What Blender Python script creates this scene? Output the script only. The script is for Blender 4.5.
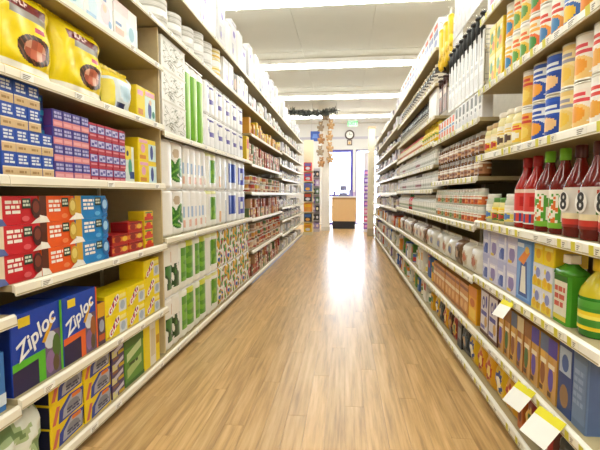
import bpy, math, random
from mathutils import Vector, Matrix, noise
random.seed(7)
for o in list(bpy.data.objects): bpy.data.objects.remove(o)
SC = bpy.context.scene
COL = SC.collection

# ------------------------------------------------------------------ camera
FPX = 420.0
cam_d = bpy.data.cameras.new('camera'); cam = bpy.data.objects.new('camera', cam_d); COL.objects.link(cam)
cam_d.sensor_width = 36; cam_d.lens = 36 * FPX / 600; cam_d.clip_start = .02
cam.location = (0, 0, 1.10)
cam.rotation_euler = (math.radians(90) - math.atan(31 / FPX), 0, math.atan(45 / FPX))
SC.camera = cam
# ------------------------------------------------------------------ world: bright overcast sky outside the shop front
W = bpy.data.worlds.new('world'); SC.world = W; W.use_nodes = True
bg = W.node_tree.nodes['Background']; bg.inputs[0].default_value = (.93, .96, 1, 1); bg.inputs[1].default_value = 10.0
# ------------------------------------------------------------------ exposure
vs = SC.view_settings
vs.view_transform = 'Standard'; vs.look = 'None'; vs.gamma = 1; vs.use_curve_mapping = False; vs.exposure = 0.68
LAMP = 15.0

# ------------------------------------------------------------------ materials
def lin(h):
    h = h.lstrip('#'); r = []
    for i in (0, 2, 4):
        c = int(h[i:i+2], 16) / 255
        r.append(c / 12.92 if c <= .04045 else ((c + .055) / 1.055) ** 2.4)
    return (*r, 1)
_M = {}
def M(h, rough=.45, metal=0, var=.10, scale=30, emit=0):
    k = (h, rough, metal, var, scale, emit)
    if k in _M: return _M[k]
    m = bpy.data.materials.new('paint_' + h); m.use_nodes = True
    nt = m.node_tree; b = nt.nodes['Principled BSDF']
    b.inputs['Roughness'].default_value = rough; b.inputs['Metallic'].default_value = metal
    c = lin(h)
    if var:
        n = nt.nodes.new('ShaderNodeTexNoise'); n.inputs['Scale'].default_value = scale; n.inputs['Detail'].default_value = 3
        tc = nt.nodes.new('ShaderNodeTexCoord'); nt.links.new(tc.outputs['Object'], n.inputs['Vector'])
        mx = nt.nodes.new('ShaderNodeMix'); mx.data_type = 'RGBA'
        mx.inputs['A'].default_value = tuple(x * (1 - var) for x in c[:3]) + (1,)
        mx.inputs['B'].default_value = tuple(min(1, x * (1 + var)) for x in c[:3]) + (1,)
        nt.links.new(n.outputs['Fac'], mx.inputs['Factor']); nt.links.new(mx.outputs['Result'], b.inputs['Base Color'])
    else: b.inputs['Base Color'].default_value = c
    if emit:
        b.inputs['Emission Color'].default_value = c; b.inputs['Emission Strength'].default_value = emit
    _M[k] = m; return m
def MR(*cols, rough=.5):
    k = ('R', cols, rough)
    if k in _M: return _M[k]
    m = bpy.data.materials.new('assorted_print'); m.use_nodes = True
    nt = m.node_tree; b = nt.nodes['Principled BSDF']; b.inputs['Roughness'].default_value = rough
    oi = nt.nodes.new('ShaderNodeObjectInfo'); cr = nt.nodes.new('ShaderNodeValToRGB'); e = cr.color_ramp; e.interpolation = 'CONSTANT'
    n = len(cols); e.elements[0].color = lin(cols[0]); e.elements[0].position = 0; e.elements[1].position = 1 / n if n > 1 else 1; e.elements[1].color = lin(cols[1 % n])
    for i in range(2, n):
        el = e.elements.new(i / n); el.color = lin(cols[i])
    # decorrelate the ramps of one object by hashing the random number
    w = nt.nodes.new('ShaderNodeMath'); w.operation = 'MULTIPLY'; w.inputs[1].default_value = 7.0 + (len(_M) % 13) * 3.7
    fr = nt.nodes.new('ShaderNodeMath'); fr.operation = 'FRACT'
    nt.links.new(oi.outputs['Random'], w.inputs[0]); nt.links.new(w.outputs[0], fr.inputs[0])
    nt.links.new(fr.outputs[0], cr.inputs['Fac']); nt.links.new(cr.outputs['Color'], b.inputs['Base Color'])
    _M[k] = m; return m
def glass(h, alpha=.35, rough=.08):
    k = ('G', h, alpha)
    if k in _M: return _M[k]
    m = bpy.data.materials.new('clear_' + h); m.use_nodes = True; nt = m.node_tree
    nt.nodes.remove(nt.nodes['Principled BSDF'])
    t = nt.nodes.new('ShaderNodeBsdfTransparent'); t.inputs[0].default_value = lin(h)
    g = nt.nodes.new('ShaderNodeBsdfGlossy'); g.inputs['Roughness'].default_value = rough
    x = nt.nodes.new('ShaderNodeMixShader'); x.inputs[0].default_value = alpha
    nt.links.new(t.outputs[0], x.inputs[1]); nt.links.new(g.outputs[0], x.inputs[2])
    nt.links.new(x.outputs[0], nt.nodes['Material Output'].inputs[0]); _M[k] = m; return m

def wood_mat():
    m = bpy.data.materials.new('oak_laminate'); m.use_nodes = True; nt = m.node_tree; b = nt.nodes['Principled BSDF']
    L = nt.links.new; N = nt.nodes.new
    g = N('ShaderNodeTexCoord'); mp = N('ShaderNodeMapping'); mp.inputs['Scale'].default_value = (30, 1.6, 1)
    oi = N('ShaderNodeObjectInfo'); ad = N('ShaderNodeVectorMath'); ad.operation = 'ADD'
    sc = N('ShaderNodeMath'); sc.operation = 'MULTIPLY'; sc.inputs[1].default_value = 50
    L(oi.outputs['Random'], sc.inputs[0]); L(g.outputs['Object'], mp.inputs[0]); L(mp.outputs[0], ad.inputs[0]); L(sc.outputs[0], ad.inputs[1])
    n = N('ShaderNodeTexNoise'); n.inputs['Scale'].default_value = 1.3; n.inputs['Detail'].default_value = 7; n.inputs['Roughness'].default_value = .62
    L(ad.outputs[0], n.inputs['Vector'])
    cr = N('ShaderNodeValToRGB'); cr.color_ramp.elements[0].color = lin('9a784b'); cr.color_ramp.elements[0].position = .28
    cr.color_ramp.elements[1].color = lin('dcba88'); cr.color_ramp.elements[1].position = .72
    e = cr.color_ramp.elements.new(.5); e.color = lin('c69f69')
    L(n.outputs['Fac'], cr.inputs['Fac'])
    hs = N('ShaderNodeHueSaturation'); mr = N('ShaderNodeMapRange'); mr.inputs['To Min'].default_value = .9; mr.inputs['To Max'].default_value = 1.1
    L(oi.outputs['Random'], mr.inputs['Value']); L(mr.outputs[0], hs.inputs['Value']); L(cr.outputs['Color'], hs.inputs['Color'])
    L(hs.outputs[0], b.inputs['Base Color'])
    b.inputs['Roughness'].default_value = .29; b.inputs['Specular IOR Level'].default_value = .55
    bp = N('ShaderNodeBump'); bp.inputs['Strength'].default_value = .08; bp.inputs['Distance'].default_value = .002
    L(n.outputs['Fac'], bp.inputs['Height']); L(bp.outputs[0], b.inputs['Normal'])
    return m

# ------------------------------------------------------------------ mesh builder
class MB:
    def __init__(s): s.v = []; s.f = []; s.m = []; s.mats = []; s.sm = []
    def mi(s, mat):
        if mat not in s.mats: s.mats.append(mat)
        return s.mats.index(mat)
    def face(s, pts, mat, smooth=False):
        b = len(s.v); s.v += [tuple(p) for p in pts]; s.f.append(tuple(range(b, b + len(pts)))); s.m.append(s.mi(mat)); s.sm.append(smooth)
    def box(s, x0, y0, z0, x1, y1, z1, mat, cham=0):
        if cham <= 0:
            P = [(x0,y0,z0),(x1,y0,z0),(x1,y1,z0),(x0,y1,z0),(x0,y0,z1),(x1,y0,z1),(x1,y1,z1),(x0,y1,z1)]
            b = len(s.v); s.v += P
            for q in ((0,3,2,1),(4,5,6,7),(0,1,5,4),(1,2,6,5),(2,3,7,6),(3,0,4,7)):
                s.f.append(tuple(b + i for i in q)); s.m.append(s.mi(mat)); s.sm.append(False)
        else:
            c = cham
            out = [(x0+c,y0),(x1-c,y0),(x1,y0+c),(x1,y1-c),(x1-c,y1),(x0+c,y1),(x0,y1-c),(x0,y0+c)]
            s.prism(out, z0, z1, mat)
    def prism(s, out, z0, z1, mat, smooth=False, topmat=None):
        n = len(out); b = len(s.v)
        s.v += [(x, y, z0) for x, y in out] + [(x, y, z1) for x, y in out]
        for i in range(n):
            j = (i + 1) % n; s.f.append((b+i, b+j, b+n+j, b+n+i)); s.m.append(s.mi(mat)); s.sm.append(smooth)
        s.f.append(tuple(b+n+i for i in range(n))); s.m.append(s.mi(topmat or mat)); s.sm.append(False)
        s.f.append(tuple(b+n-1-i for i in range(n))); s.m.append(s.mi(mat)); s.sm.append(False)
    def rings(s, rings, colfn, cap=True, smooth=True):
        """rings: list of equal-length closed loops; colfn(k, i) -> material"""
        n = len(rings[0]); b = len(s.v)
        for r in rings: s.v += [tuple(p) for p in r]
        for k in range(len(rings) - 1):
            for i in range(n):
                j = (i + 1) % n
                s.f.append((b+k*n+i, b+k*n+j, b+(k+1)*n+j, b+(k+1)*n+i)); s.m.append(s.mi(colfn(k, i))); s.sm.append(smooth)
        if cap:
            s.f.append(tuple(b+n-1-i for i in range(n))); s.m.append(s.mi(colfn(0, 0))); s.sm.append(False)
            t = b + (len(rings)-1)*n; s.f.append(tuple(t+i for i in range(n))); s.m.append(s.mi(colfn(len(rings)-2, 0))); s.sm.append(False)
    def lathe(s, prof, mat, seg=14, cx=0, cy=0, sx=1, sy=1, colfn=None, cap=True):
        R = [[(cx + r*sx*math.cos(2*math.pi*i/seg), cy + r*sy*math.sin(2*math.pi*i/seg), z) for i in range(seg)] for r, z in prof]
        s.rings(R, colfn or (lambda k, i: mat), cap)
    def ball(s, c, r, mat, seg=10, nr=6, sx=1, sy=1, sz=1):
        R = []
        for k in range(nr + 1):
            a = -math.pi/2 + math.pi*k/nr; rr = max(.02*r, r*math.cos(a))
            R.append([(c[0]+rr*sx*math.cos(2*math.pi*i/seg), c[1]+rr*sy*math.sin(2*math.pi*i/seg), c[2]+r*sz*math.sin(a)) for i in range(seg)])
        s.rings(R, lambda k, i: mat)
    def tube(s, pts, r, mat, seg=6):
        R = []
        for i, p in enumerate(pts):
            a = Vector(pts[max(0, i-1)]); c = Vector(pts[min(len(pts)-1, i+1)]); t = (c - a).normalized()
            u = t.cross(Vector((0, 0, 1))); u = u.normalized() if u.length > 1e-4 else Vector((1, 0, 0)); w = t.cross(u).normalized()
            rr = r[i] if isinstance(r, (list, tuple)) else r
            R.append([Vector(p) + rr*(math.cos(2*math.pi*k/seg)*u + math.sin(2*math.pi*k/seg)*w) for k in range(seg)])
        s.rings(R, lambda k, i: mat)
    def build(s, name):
        me = bpy.data.meshes.new(name); me.from_pydata(s.v, [], s.f)
        for m in s.mats: me.materials.append(m)
        me.polygons.foreach_set('material_index', s.m); me.polygons.foreach_set('use_smooth', s.sm); me.update()
        return me
def box_mesh(name, x0, y0, z0, x1, y1, z1, mat, cham=0):
    b = MB(); b.box(x0, y0, z0, x1, y1, z1, mat, cham); return b.build(name)
_T = {}
def text_mesh(txt, size, mat, shear=0, ext=.0006):
    k = (txt, size, mat.name, shear)
    if k in _T: return _T[k]
    cu = bpy.data.curves.new('lettering', 'FONT'); cu.body = txt; cu.size = size; cu.shear = shear; cu.extrude = ext
    cu.align_x = 'CENTER'; cu.align_y = 'CENTER'; cu.resolution_u = 3; cu.offset = size * .018
    ob = bpy.data.objects.new('lettering', cu); COL.objects.link(ob)
    me = bpy.data.meshes.new_from_object(ob.evaluated_get(bpy.context.evaluated_depsgraph_get()))
    bpy.data.objects.remove(ob); bpy.data.curves.remove(cu)
    me.materials.clear(); me.materials.append(mat); me.name = 'lettering'
    _T[k] = me; return me

# ------------------------------------------------------------------ objects
def link(name, data, parent=None, loc=(0,0,0), rot=(0,0,0)):
    o = bpy.data.objects.new(name, data); COL.objects.link(o); o.location = loc; o.rotation_euler = rot
    if parent: o.parent = parent
    return o
SEEN = {}
def tag(o, label, cat, group=None):
    n = len(label.replace('-', ' ').split())
    if n > 16 or n < 4: print('LABELLEN', n, label)
    if label in SEEN: print('LABELDUP', label)
    SEEN[label] = 1
    o['label'] = label; o['category'] = cat
    if group: o['group'] = group
    return o
def structure(name, mesh, parent=None, loc=(0,0,0)):
    o = link(name, mesh, parent, loc)
    if not parent: o['kind'] = 'structure'
    return o
class Proto:
    def __init__(s, name, w, h, root, parts=(), d=.2): s.name = name; s.w = w; s.h = h; s.d = d; s.root = root; s.parts = list(parts)
def put(p, loc, rz, label, cat, group=None, tilt=0):
    o = link(p.name, p.root, None, loc, (tilt, 0, rz)); tag(o, label, cat, group)
    for q in p.parts:
        c = link(q[0], q[1], o, q[2] if len(q) > 2 else (0,0,0), q[3] if len(q) > 3 else (0,0,0))
    return o
_u = ['', 'first', 'second', 'third', 'fourth', 'fifth', 'sixth', 'seventh', 'eighth', 'ninth']
ORD = ['nearest'] + _u[2:] + ['tenth','eleventh','twelfth','thirteenth','fourteenth','fifteenth','sixteenth','seventeenth','eighteenth','nineteenth']
for tw, tt in (('twentieth', 'twenty'), ('thirtieth', 'thirty'), ('fortieth', 'forty'), ('fiftieth', 'fifty')): ORD += [tw] + [tt + '-' + q for q in _u[1:]]
TIERN = {1: [''], 2: ['bottom', 'top'], 3: ['bottom', 'middle', 'top'], 4: ['bottom', 'second', 'third', 'top'], 5: ['bottom', 'second', 'third', 'fourth', 'top'], 6: ['bottom','second','third','fourth','fifth','top']}
XL, XR = -1.118, 0.744
EPS = .0008
def row(side, z, y0, y1, protos, desc, cat0, tiers=1, gap=.004, setback=.018, group=None, skip=None, jit=.004, n=None, vary=None, miss=0):
    """one product facing: columns from near to far, stacked in tiers"""
    if not isinstance(protos, (list, tuple)): protos = [protos]
    y = y0; i = 0; cols = []
    while True:
        p = protos[i % len(protos)]
        if (n is not None and i >= n) or (n is None and y + p.w > y1 + .003): break
        cols.append((p, y + p.w/2)); y += p.w + gap; i += 1
    for i, (p, yc) in enumerate(cols):
        zz = z + EPS
        for t in range(tiers):
            if skip and skip(i, t): continue
            if miss and t == tiers - 1 and random.random() < miss: continue
            sb = setback + random.uniform(0, jit)
            x = XL - sb if side == 'L' else XR + sb
            rz = math.pi/2 if side == 'L' else -math.pi/2
            noun = next((q for q in ('bottle', 'jar', 'can', 'bag', 'box') if p.name.endswith(q)), 'box' if p.name.endswith(('carton', 'pack')) else None)
            lab = desc.replace(' item ', ' %s ' % noun) if noun else desc; cat = noun if noun and ' item ' in desc else cat0
            if len(cols) > 1: lab += (', nearest of its row' if i == 0 else ', %s from near end' % ORD[i])
            if tiers > 1: lab += ', %s tier' % TIERN[tiers][t]
            o = put(p, (x, yc + random.uniform(-1, 1)*min(gap*.3, .002), zz), rz, lab, cat, group or (desc if len(cols)*tiers > 1 else None))
            if vary and t == tiers - 1: o.scale.z = random.uniform(*vary)
            zz += p.h + EPS
    return y

# ------------------------------------------------------------------ product builders (front faces -y, bottom front centre at origin)
def poly(b, pts, w, h, mat, k):
    b.face([(-w/2 + u*w, -.0006*k, v*h) for u, v in pts], mat)
def rect(x0, z0, x1, z1): return [(x0, z0), (x1, z0), (x1, z1), (x0, z1)]
def bars(x0, z0, x1, z1, n, col, seed=1, slant=0):
    r = random.Random(seed); out = []; hh = (z1 - z0) / n
    for i in range(n):
        x = x0; zb = z1 - (i + .82)*hh
        end = x1 - r.uniform(0, .25)*(x1 - x0)
        while x < end - .02:
            l = min(end - x, r.uniform(.25, .5)*(x1 - x0))
            out.append(([(x, zb + slant*(x-x0)), (x+l, zb + slant*(x+l-x0)), (x+l, zb+.64*hh + slant*(x+l-x0)), (x, zb+.64*hh + slant*(x-x0))], col)); x += l + .07*(x1 - x0)
    return out
def ell(cx, cz, rx, rz, n=12, rot=0):
    return [(cx + rx*math.cos(2*math.pi*i/n)*math.cos(rot) - rz*math.sin(2*math.pi*i/n)*math.sin(rot), cz + rx*math.cos(2*math.pi*i/n)*math.sin(rot) + rz*math.sin(2*math.pi*i/n)*math.cos(rot)) for i in range(n)]
def carton(name, w, d, h, base, prints=(), side=None, letters=(), near=True, rough=.38):
    bm = base if not isinstance(base, str) else M(base, rough)
    b = MB(); b.box(-w/2, 0, 0, w/2, d, h, bm, .0025)
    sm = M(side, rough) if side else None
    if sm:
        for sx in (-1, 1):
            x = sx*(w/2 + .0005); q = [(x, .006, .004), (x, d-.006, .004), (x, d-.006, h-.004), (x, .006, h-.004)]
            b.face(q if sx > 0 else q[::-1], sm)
    # closing flap on the top
    b.face([(-w/2+.003, d*.12, h+.0004), (w/2-.003, d*.12, h+.0004), (w/2-.003, d*.55, h+.0004), (-w/2+.003, d*.55, h+.0004)], bm)
    pb = MB() if near and prints else b
    for k, (pts, c) in enumerate(prints):
        poly(pb, pts, w, h, M(c, rough) if isinstance(c, str) else c, k*(.35 if len(prints) < 24 else .06) + 1)
    parts = []
    if near and prints: parts.append(('printed_panel', pb.build('printed_panel')))
    for (txt, size, u, v, rot, col, shear) in letters:
        parts.append(('lettering', text_mesh(txt, size, M(col, .4, var=0), shear), (-w/2 + u*w, -.0006*(len(prints)*.35 + 2), v*h), (math.pi/2, -rot, 0)))
    return Proto(name, w, h, b.build(name), parts, d)
def bag(name, w, h, d, colfn, nx=18, nz=16, crinkle=.006, seed=0, crimp=True, lean=0):
    """pillow bag standing on its bottom edge; colfn(u, v, front) -> hex"""
    b = MB(); F = []; B = []
    for k in range(nz + 1):
        v = k / nz; fr = []; bk = []
        for i in range(nx + 1):
            u = i / nx
            t = (max(0, 1 - (2*u-1)**4) * max(0, 1 - (abs(2*v-1))**3.2)) ** .5
            if v < .5: t = max(t, (max(0, 1 - (2*u-1)**4)) ** .5 * .8 * (1 if v > 0 else .7))
            nn = noise.noise(Vector((u*5 + seed, v*5, seed*1.7))) * crinkle * (1 + 2*abs(2*u-1))
            shrink = 1 - .05*math.sin(math.pi*v)
            x = (u - .5)*w*shrink; z = v*h + (0 if k == 0 else nn*.4)
            y = d/2
            fr.append((x, y - t*d/2 + (nn if k else 0) + lean*z, max(0, z))); bk.append((x, y + t*d/2 + lean*z, max(0, z)))
        F.append(fr); B.append(bk)
    for grid, front in ((F, True), (B, False)):
        o = len(b.v)
        for r in grid: b.v += r
        for k in range(nz):
            for i in range(nx):
                q = (o+k*(nx+1)+i, o+k*(nx+1)+i+1, o+(k+1)*(nx+1)+i+1, o+(k+1)*(nx+1)+i)
                b.f.append(q if front else q[::-1]); b.m.append(b.mi(M(colfn((i+.5)/nx, (k+.5)/nz, front), .28))); b.sm.append(True)
    # bottom
    o = len(b.v); b.v += F[0] + B[0][::-1]; b.f.append(tuple(range(o+len(F[0])*2-1, o-1, -1))); b.m.append(0); b.sm.append(False)
    parts = []
    if crimp:
        c = MB(); pts = F[-1]; r = random.Random(seed)
        top = [(x, y + r.uniform(-1, 1)*.004, z + .018) for x, y, z in pts]
        for i in range(nx): c.face([pts[i], pts[i+1], top[i+1], top[i]], M(colfn(.5, .97, True), .28))
        parts.append(('crimped_seal', c.build('crimped_seal')))
    return Proto(name, w, h + crinkle*.8, b.build(name), parts, d)
def can(name, r, h, lab, rim='d8d4c8', seg=14, near=True, lid=None, nz=8):
    """lab(a 0..1 around with .75 = front, v) -> hex or material"""
    b = MB(); mt = M(rim, .3, .8)
    b.lathe([(r*.97, 0), (r, .003), (r, .006), (r*.965, .009), (r*.965, h-.009), (r, h-.006), (r, h-.002), (r*.95, h-.001), (r*.93, h-.004), (.001, h-.004)], mt, seg, 0, r)
    l = MB(); rr = r*.985; z0 = .009; z1 = h - .009
    R = [[(rr*math.cos(2*math.pi*i/seg), r + rr*math.sin(2*math.pi*i/seg), z0 + (z1-z0)*k/nz) for i in range(seg)] for k in range(nz + 1)]
    def cf(k, i):
        c = lab(((i + .5)/seg), (k + .5)/nz); return M(c, .38) if isinstance(c, str) else c
    if near:
        l.rings(R, cf, cap=False); parts = [('paper_label', l.build('paper_label'))]
    else:
        b.rings(R, cf, cap=False); parts = []
    if lid:
        q = MB(); q.lathe([(r*1.02, h-.014), (r*1.03, h-.010), (r*1.03, h-.001), (r*.99, h+.0005), (.001, h+.0005)], M(lid, .35), seg, 0, r); parts.append(('plastic_lid', q.build('plastic_lid')))
    return Proto(name, 2*r*1.005, h + (.001 if lid else 0), b.build(name), parts, 2*r)
def vessel(name, prof, bodymat, capprof, capcol, lz=None, lab=None, lr=None, seg=14, extra=(), sx=1, sy=1, near=True):
    """bottle or jar: lathe body + cap + paper label"""
    R = max(r for r, z in prof); H = max(z for r, z in capprof)
    b = MB(); b.lathe(prof, bodymat, seg, 0, R*sy, sx, sy); parts = []
    t = b if not near else MB()
    t.lathe(capprof, M(capcol, .35), seg, 0, R*sy, sx, sy)
    if near: parts.append(('cap', t.build('cap')))
    if lab:
        l = MB() if near else b; nz = (28 if seg > 12 else 14) if near else 8; rr = (lr or R) + .0012
        rg = [[(rr*sx*math.cos(2*math.pi*i/seg), R*sy + rr*sy*math.sin(2*math.pi*i/seg), lz[0] + (lz[1]-lz[0])*k/nz) for i in range(seg)] for k in range(nz+1)]
        l.rings(rg, lambda k, i: (lambda c: M(c, .4) if isinstance(c, str) else c)(lab((i+.5)/seg, (k+.5)/nz)), cap=False)
        if near: parts.append(('paper_label', l.build('paper_label')))
    return Proto(name, 2*R*sx*1.02, H, b.build(name), parts + list(extra), 2*R*sy)
def rollpack(name, w, d, h, nr, printfn, tint='ecebe6', wrap=True, rows=1):
    """shrink-wrapped pack of nr rolls side by side: scalloped outline, domed top. printfn(u,v)->hex"""
    b = MB(); r = w / nr / 2; seg = 26; out = []
    for i in range(nr):
        for k in range(seg):
            a = math.pi + math.pi*(k + .5)/seg
            out.append((-w/2 + r + 2*r*i + r*math.cos(a), .35*r + r*.35*math.sin(a)))
    front = len(out)
    for i in range(nr - 1, -1, -1):
        for k in range(3):
            a = math.pi*(k + .5)/3
            out.append((-w/2 + r + 2*r*i + r*math.cos(a), d - .35*r + .35*r*math.sin(a)))
    cx, cy = 0, d/2; rings = []; nz = 48
    for k in range(nz + 1):
        v = k/nz
        s = 1 - .10*max(0, (v-.93)/.07)**1.5 - .07*max(0, (.05-v)/.05)
        for _ in range(rows - 1):
            s -= .03*math.exp(-((v - .5)/.03)**2)
        rings.append([(cx + (x-cx)*s, cy + (y-cy)*s, v*h) for x, y in out])
    def cf(k, i):
        if i < front: return M(printfn((i + .5)/front, (k + .5)/nz), .3, var=.05)
        return M(tint, .3, var=.05)
    b.rings(rings, cf)
    parts = []
    e = MB()   # cardboard core ends on the top
    for i in range(nr):
        e.lathe([(r*.32, h + .0003), (r*.32, h + .0012), (r*.2, h + .0012)], M('c9b08a', .8), 10, -w/2 + r + 2*r*i, d*.3, cap=False)
    parts.append(('roll_core', e.build('roll_core')))
    s = MB(); s.box(-w*.42, -.0008 + .004, h*.985, w*.42, d*.9, h*1.0, M('f4f4f2', .3)); parts.append(('wrap_seam', s.build('wrap_seam')))
    return Proto(name, w, h*1.003, b.build(name), parts, d)
def plates(name, r, n, h, cols):
    """sleeve of stacked round plates standing flat: rippled side"""
    b = MB(); prof = [(r*.7, 0)]
    for i in range(n):
        z = h*i/n; prof += [(r*.93, z + h/n*.15), (r, z + h/n*.55), (r, z + h/n*.8), (r*.95, z + h/n*.98)]
    prof += [(r*.9, h), (.001, h)]
    b.lathe(prof, None, 18, 0, r, colfn=lambda k, i: M(cols[(k//4) % len(cols)], .5, var=.04))
    return Proto(name, 2*r, h, b.build(name), [('clear_sleeve_band', (lambda q: (q.lathe([(r*1.004, h*.4), (r*1.006, h*.43), (r*1.006, h*.57), (r*1.004, h*.6)], M('f6f6f4', .2), 18, 0, r, cap=False), q.build('clear_sleeve_band'))[1])(MB()))], 2*r)

# ================================================================== THE SETTING
CREAM = M('e4dcc6', .45, var=.04); CREAM_SHADED = M('94835c', .6, var=.06); BOARD_SHADED = M('ae9f78', .5, var=.05); WHITE = M('f2f0ea', .5, var=.02)  # back panel and board tones darkened: shade between the shelves painted in
WOOD = wood_mat()
FL0, FL1, FY0, FY1 = -4.2, 3.8, -3.0, 15.2
floor = structure('floor', box_mesh('floor', FL0, FY0, -.12, FL1, FY1, -.006, WOOD))
# planks of the aisle, staggered strips with fine joints
PW, PLN = .0955, 1.30
pm = box_mesh('plank', -PW/2 + .0006, 0, -.006, PW/2 - .0006, PLN - .0012, 0, WOOD, .0006)
npk = 0
for i in range(20):
    x = XL + .012 + PW*(i + .5) - .03
    if x > XR + .02: break
    off = ((i*7) % 11)/11*PLN
    y = .35 - off
    for k in range(12):
        if y > FY1 - PLN: break
        if y + PLN > .5:
            link('plank', pm, floor, (x, y, 0)); npk += 1
        y += PLN
ceil_m = M('cdccc0', .8, var=.03, scale=3)
CZ = 3.56
b = MB(); b.box(FL0, FY0, CZ, FL1, FY1, CZ + .1, ceil_m); ceiling = structure('ceiling', b.build('ceiling'))
# ceiling panels with recessed joints
for j in range(8):
    for i in range(7):
        px0 = -4.1 + i*1.12; py0 = -2.35 + j*2.44
        if py0 < 2 or py0 + 2.4 > FY1: continue
        link('ceiling_panel', _M.setdefault('cp', box_mesh('ceiling_panel', 0, 0, -.012, 1.112, 2.43, 0, ceil_m, .003)), ceiling, (px0, py0, CZ))
wallm = M('d9d8d6', .75, var=.03, scale=2)
structure('wall_left', box_mesh('wall_left', FL0 - .1, FY0, -.1, FL0, FY1, CZ, wallm))
structure('wall_right', box_mesh('wall_right', FL1, FY0, -.1, FL1 + .1, FY1, CZ, wallm))
structure('wall_back', box_mesh('wall_back', FL0, FY0 - .1, -.1, FL1, FY0, CZ, wallm))
# shop front: wall with two glazed openings
YF = 15.0
b = MB()
b.box(FL0, YF, -.1, -.80, YF + .2, CZ, wallm); b.box(1.25, YF, -.1, FL1, YF + .2, CZ, wallm); b.box(-.80, YF, 2.66, 1.25, YF + .2, CZ, wallm)
b.box(.27, YF, -.1, .36, YF + .2, 2.66, wallm)
wf = structure('wall_front', b.build('wall_front'))
b = MB(); b.box(FL0, YF - .03, 3.02, FL1, YF - .0005, 3.10, M('b9b6c4', .6)); link('cornice_band', b.build('cornice_band'), wf)
BLUE = M('4a42a8', .4)
def glazing(name, x0, x1, z0, z1, fm, rail=None, t=.085):
    b = MB(); y0, y1 = YF + .05, YF + .12
    b.box(x0, y0, z0, x0 + t, y1, z1, fm); b.box(x1 - t, y0, z0, x1, y1, z1, fm); b.box(x0 + t, y0, z1 - t, x1 - t, y1, z1, fm); b.box(x0 + t, y0, z0, x1 - t, y1, z0 + t, fm)
    if rail: b.box(x0 + t, y0, rail, x1 - t, y1, rail + t, fm)
    o = structure(name, b.build('window_frame'))
    link('pane', box_mesh('pane', x0 + t, y0 + .03, z0 + t, x1 - t, y0 + .036, z1 - t, glass('f4f8ff', .06)), o)
    return o
o = glazing('door_1', -.798, .268, 0, 2.655, BLUE, 1.0)
b = MB(); b.tube([(.17, YF + .04, .95), (.17, YF - .0, .97), (.17, YF - .0, 1.25), (.17, YF + .04, 1.27)], .012, M('c8c8c8', .25, .9)); link('door_handle', b.build('door_handle'), o)
glazing('window_2', .362, 1.248, .02, 2.655, M('9088b8', .5), None, .05)
structure('pavement', box_mesh('pavement', -12, YF + .2, -.3, 12, 40, -.02, M('c9c7c2', .9)))

# ------------------------------------------------------------------ ceiling lights: strip fixtures right across the aisle
EM = M('fafcf4', .5, var=0, emit=LAMP)
hb = MB(); hb.prism([(-1.199, -.11), (1.199, -.11), (1.199, .11), (-1.199, .11)], .07, .148, WHITE)
hm = hb.build('housing')
db = MB(); R = []
for k in range(9):
    a = math.pi*k/8; yy, zz = -.085*math.cos(a), .07 - .062*math.sin(a)
    R.append((yy, zz))
loop = R
db.rings([[(x, yy, zz) for yy, zz in loop] for x in (-1.199, 1.199)], lambda k, i: EM)
dm = db.build('diffuser')
eb = MB(); eb.box(-1.206, -.09, .01, -1.2, .09, .148, WHITE); em1 = eb.build('end_cap'); eb = MB(); eb.box(1.2, -.09, .01, 1.206, .09, .148, WHITE); em2 = eb.build('end_cap')
ROWN = ['behind the camera', 'over the camera', 'over the near shelves', 'across the aisle, nearest visible row', 'across the aisle, second visible row', 'across the aisle, third visible row', 'over the checkout']
for j, yy in enumerate([-2.5, .1, 2.7, 5.32, 7.9, 10.45, 13.05]):
    for i, xx in enumerate([-2.6, -.187, 2.226]):
        r = link('ceiling_light', None, None, (xx, yy, CZ - .012 - .148))
        tag(r, 'white strip light %s, %s section' % (ROWN[j], ['left', 'middle', 'right'][i]), 'ceiling light', 'strip lights across the ceiling')
        link('housing', hm, r); link('diffuser', dm, r); link('end_cap', em1, r); link('end_cap', em2, r)

# ------------------------------------------------------------------ shelving bays
TAGM = MB(); TAGM.box(-.032, -.0012, -.016, .032, 0, .016, M('f4f1e2', .5, var=0)); TAGM.face([(-.032, -.0016, -.016), (-.006, -.0016, -.016), (-.006, -.0016, .016), (-.032, -.0016, .016)], M('d8cf3a', .5, var=0))
for q in range(3): TAGM.face([(.002, -.0016, .004 - q*.006), (.020 - q*.004, -.0016, .004 - q*.006), (.020 - q*.004, -.0016, .007 - q*.006), (.002, -.0016, .007 - q*.006)], M('77746a', .5, var=0))
TAGM = TAGM.build('price_tag')
TAGW = MB(); TAGW.box(-.03, -.0012, -.013, .03, 0, .013, M('fbfaf4', .5, var=0))
for q in range(3): TAGW.face([(-.022, -.0016, .004 - q*.006), (.016 - q*.006, -.0016, .004 - q*.006), (.016 - q*.006, -.0016, .007 - q*.006), (-.022, -.0016, .007 - q*.006)], M('8a877c', .5, var=0))
TAGW = TAGW.build('price_tag')
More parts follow.
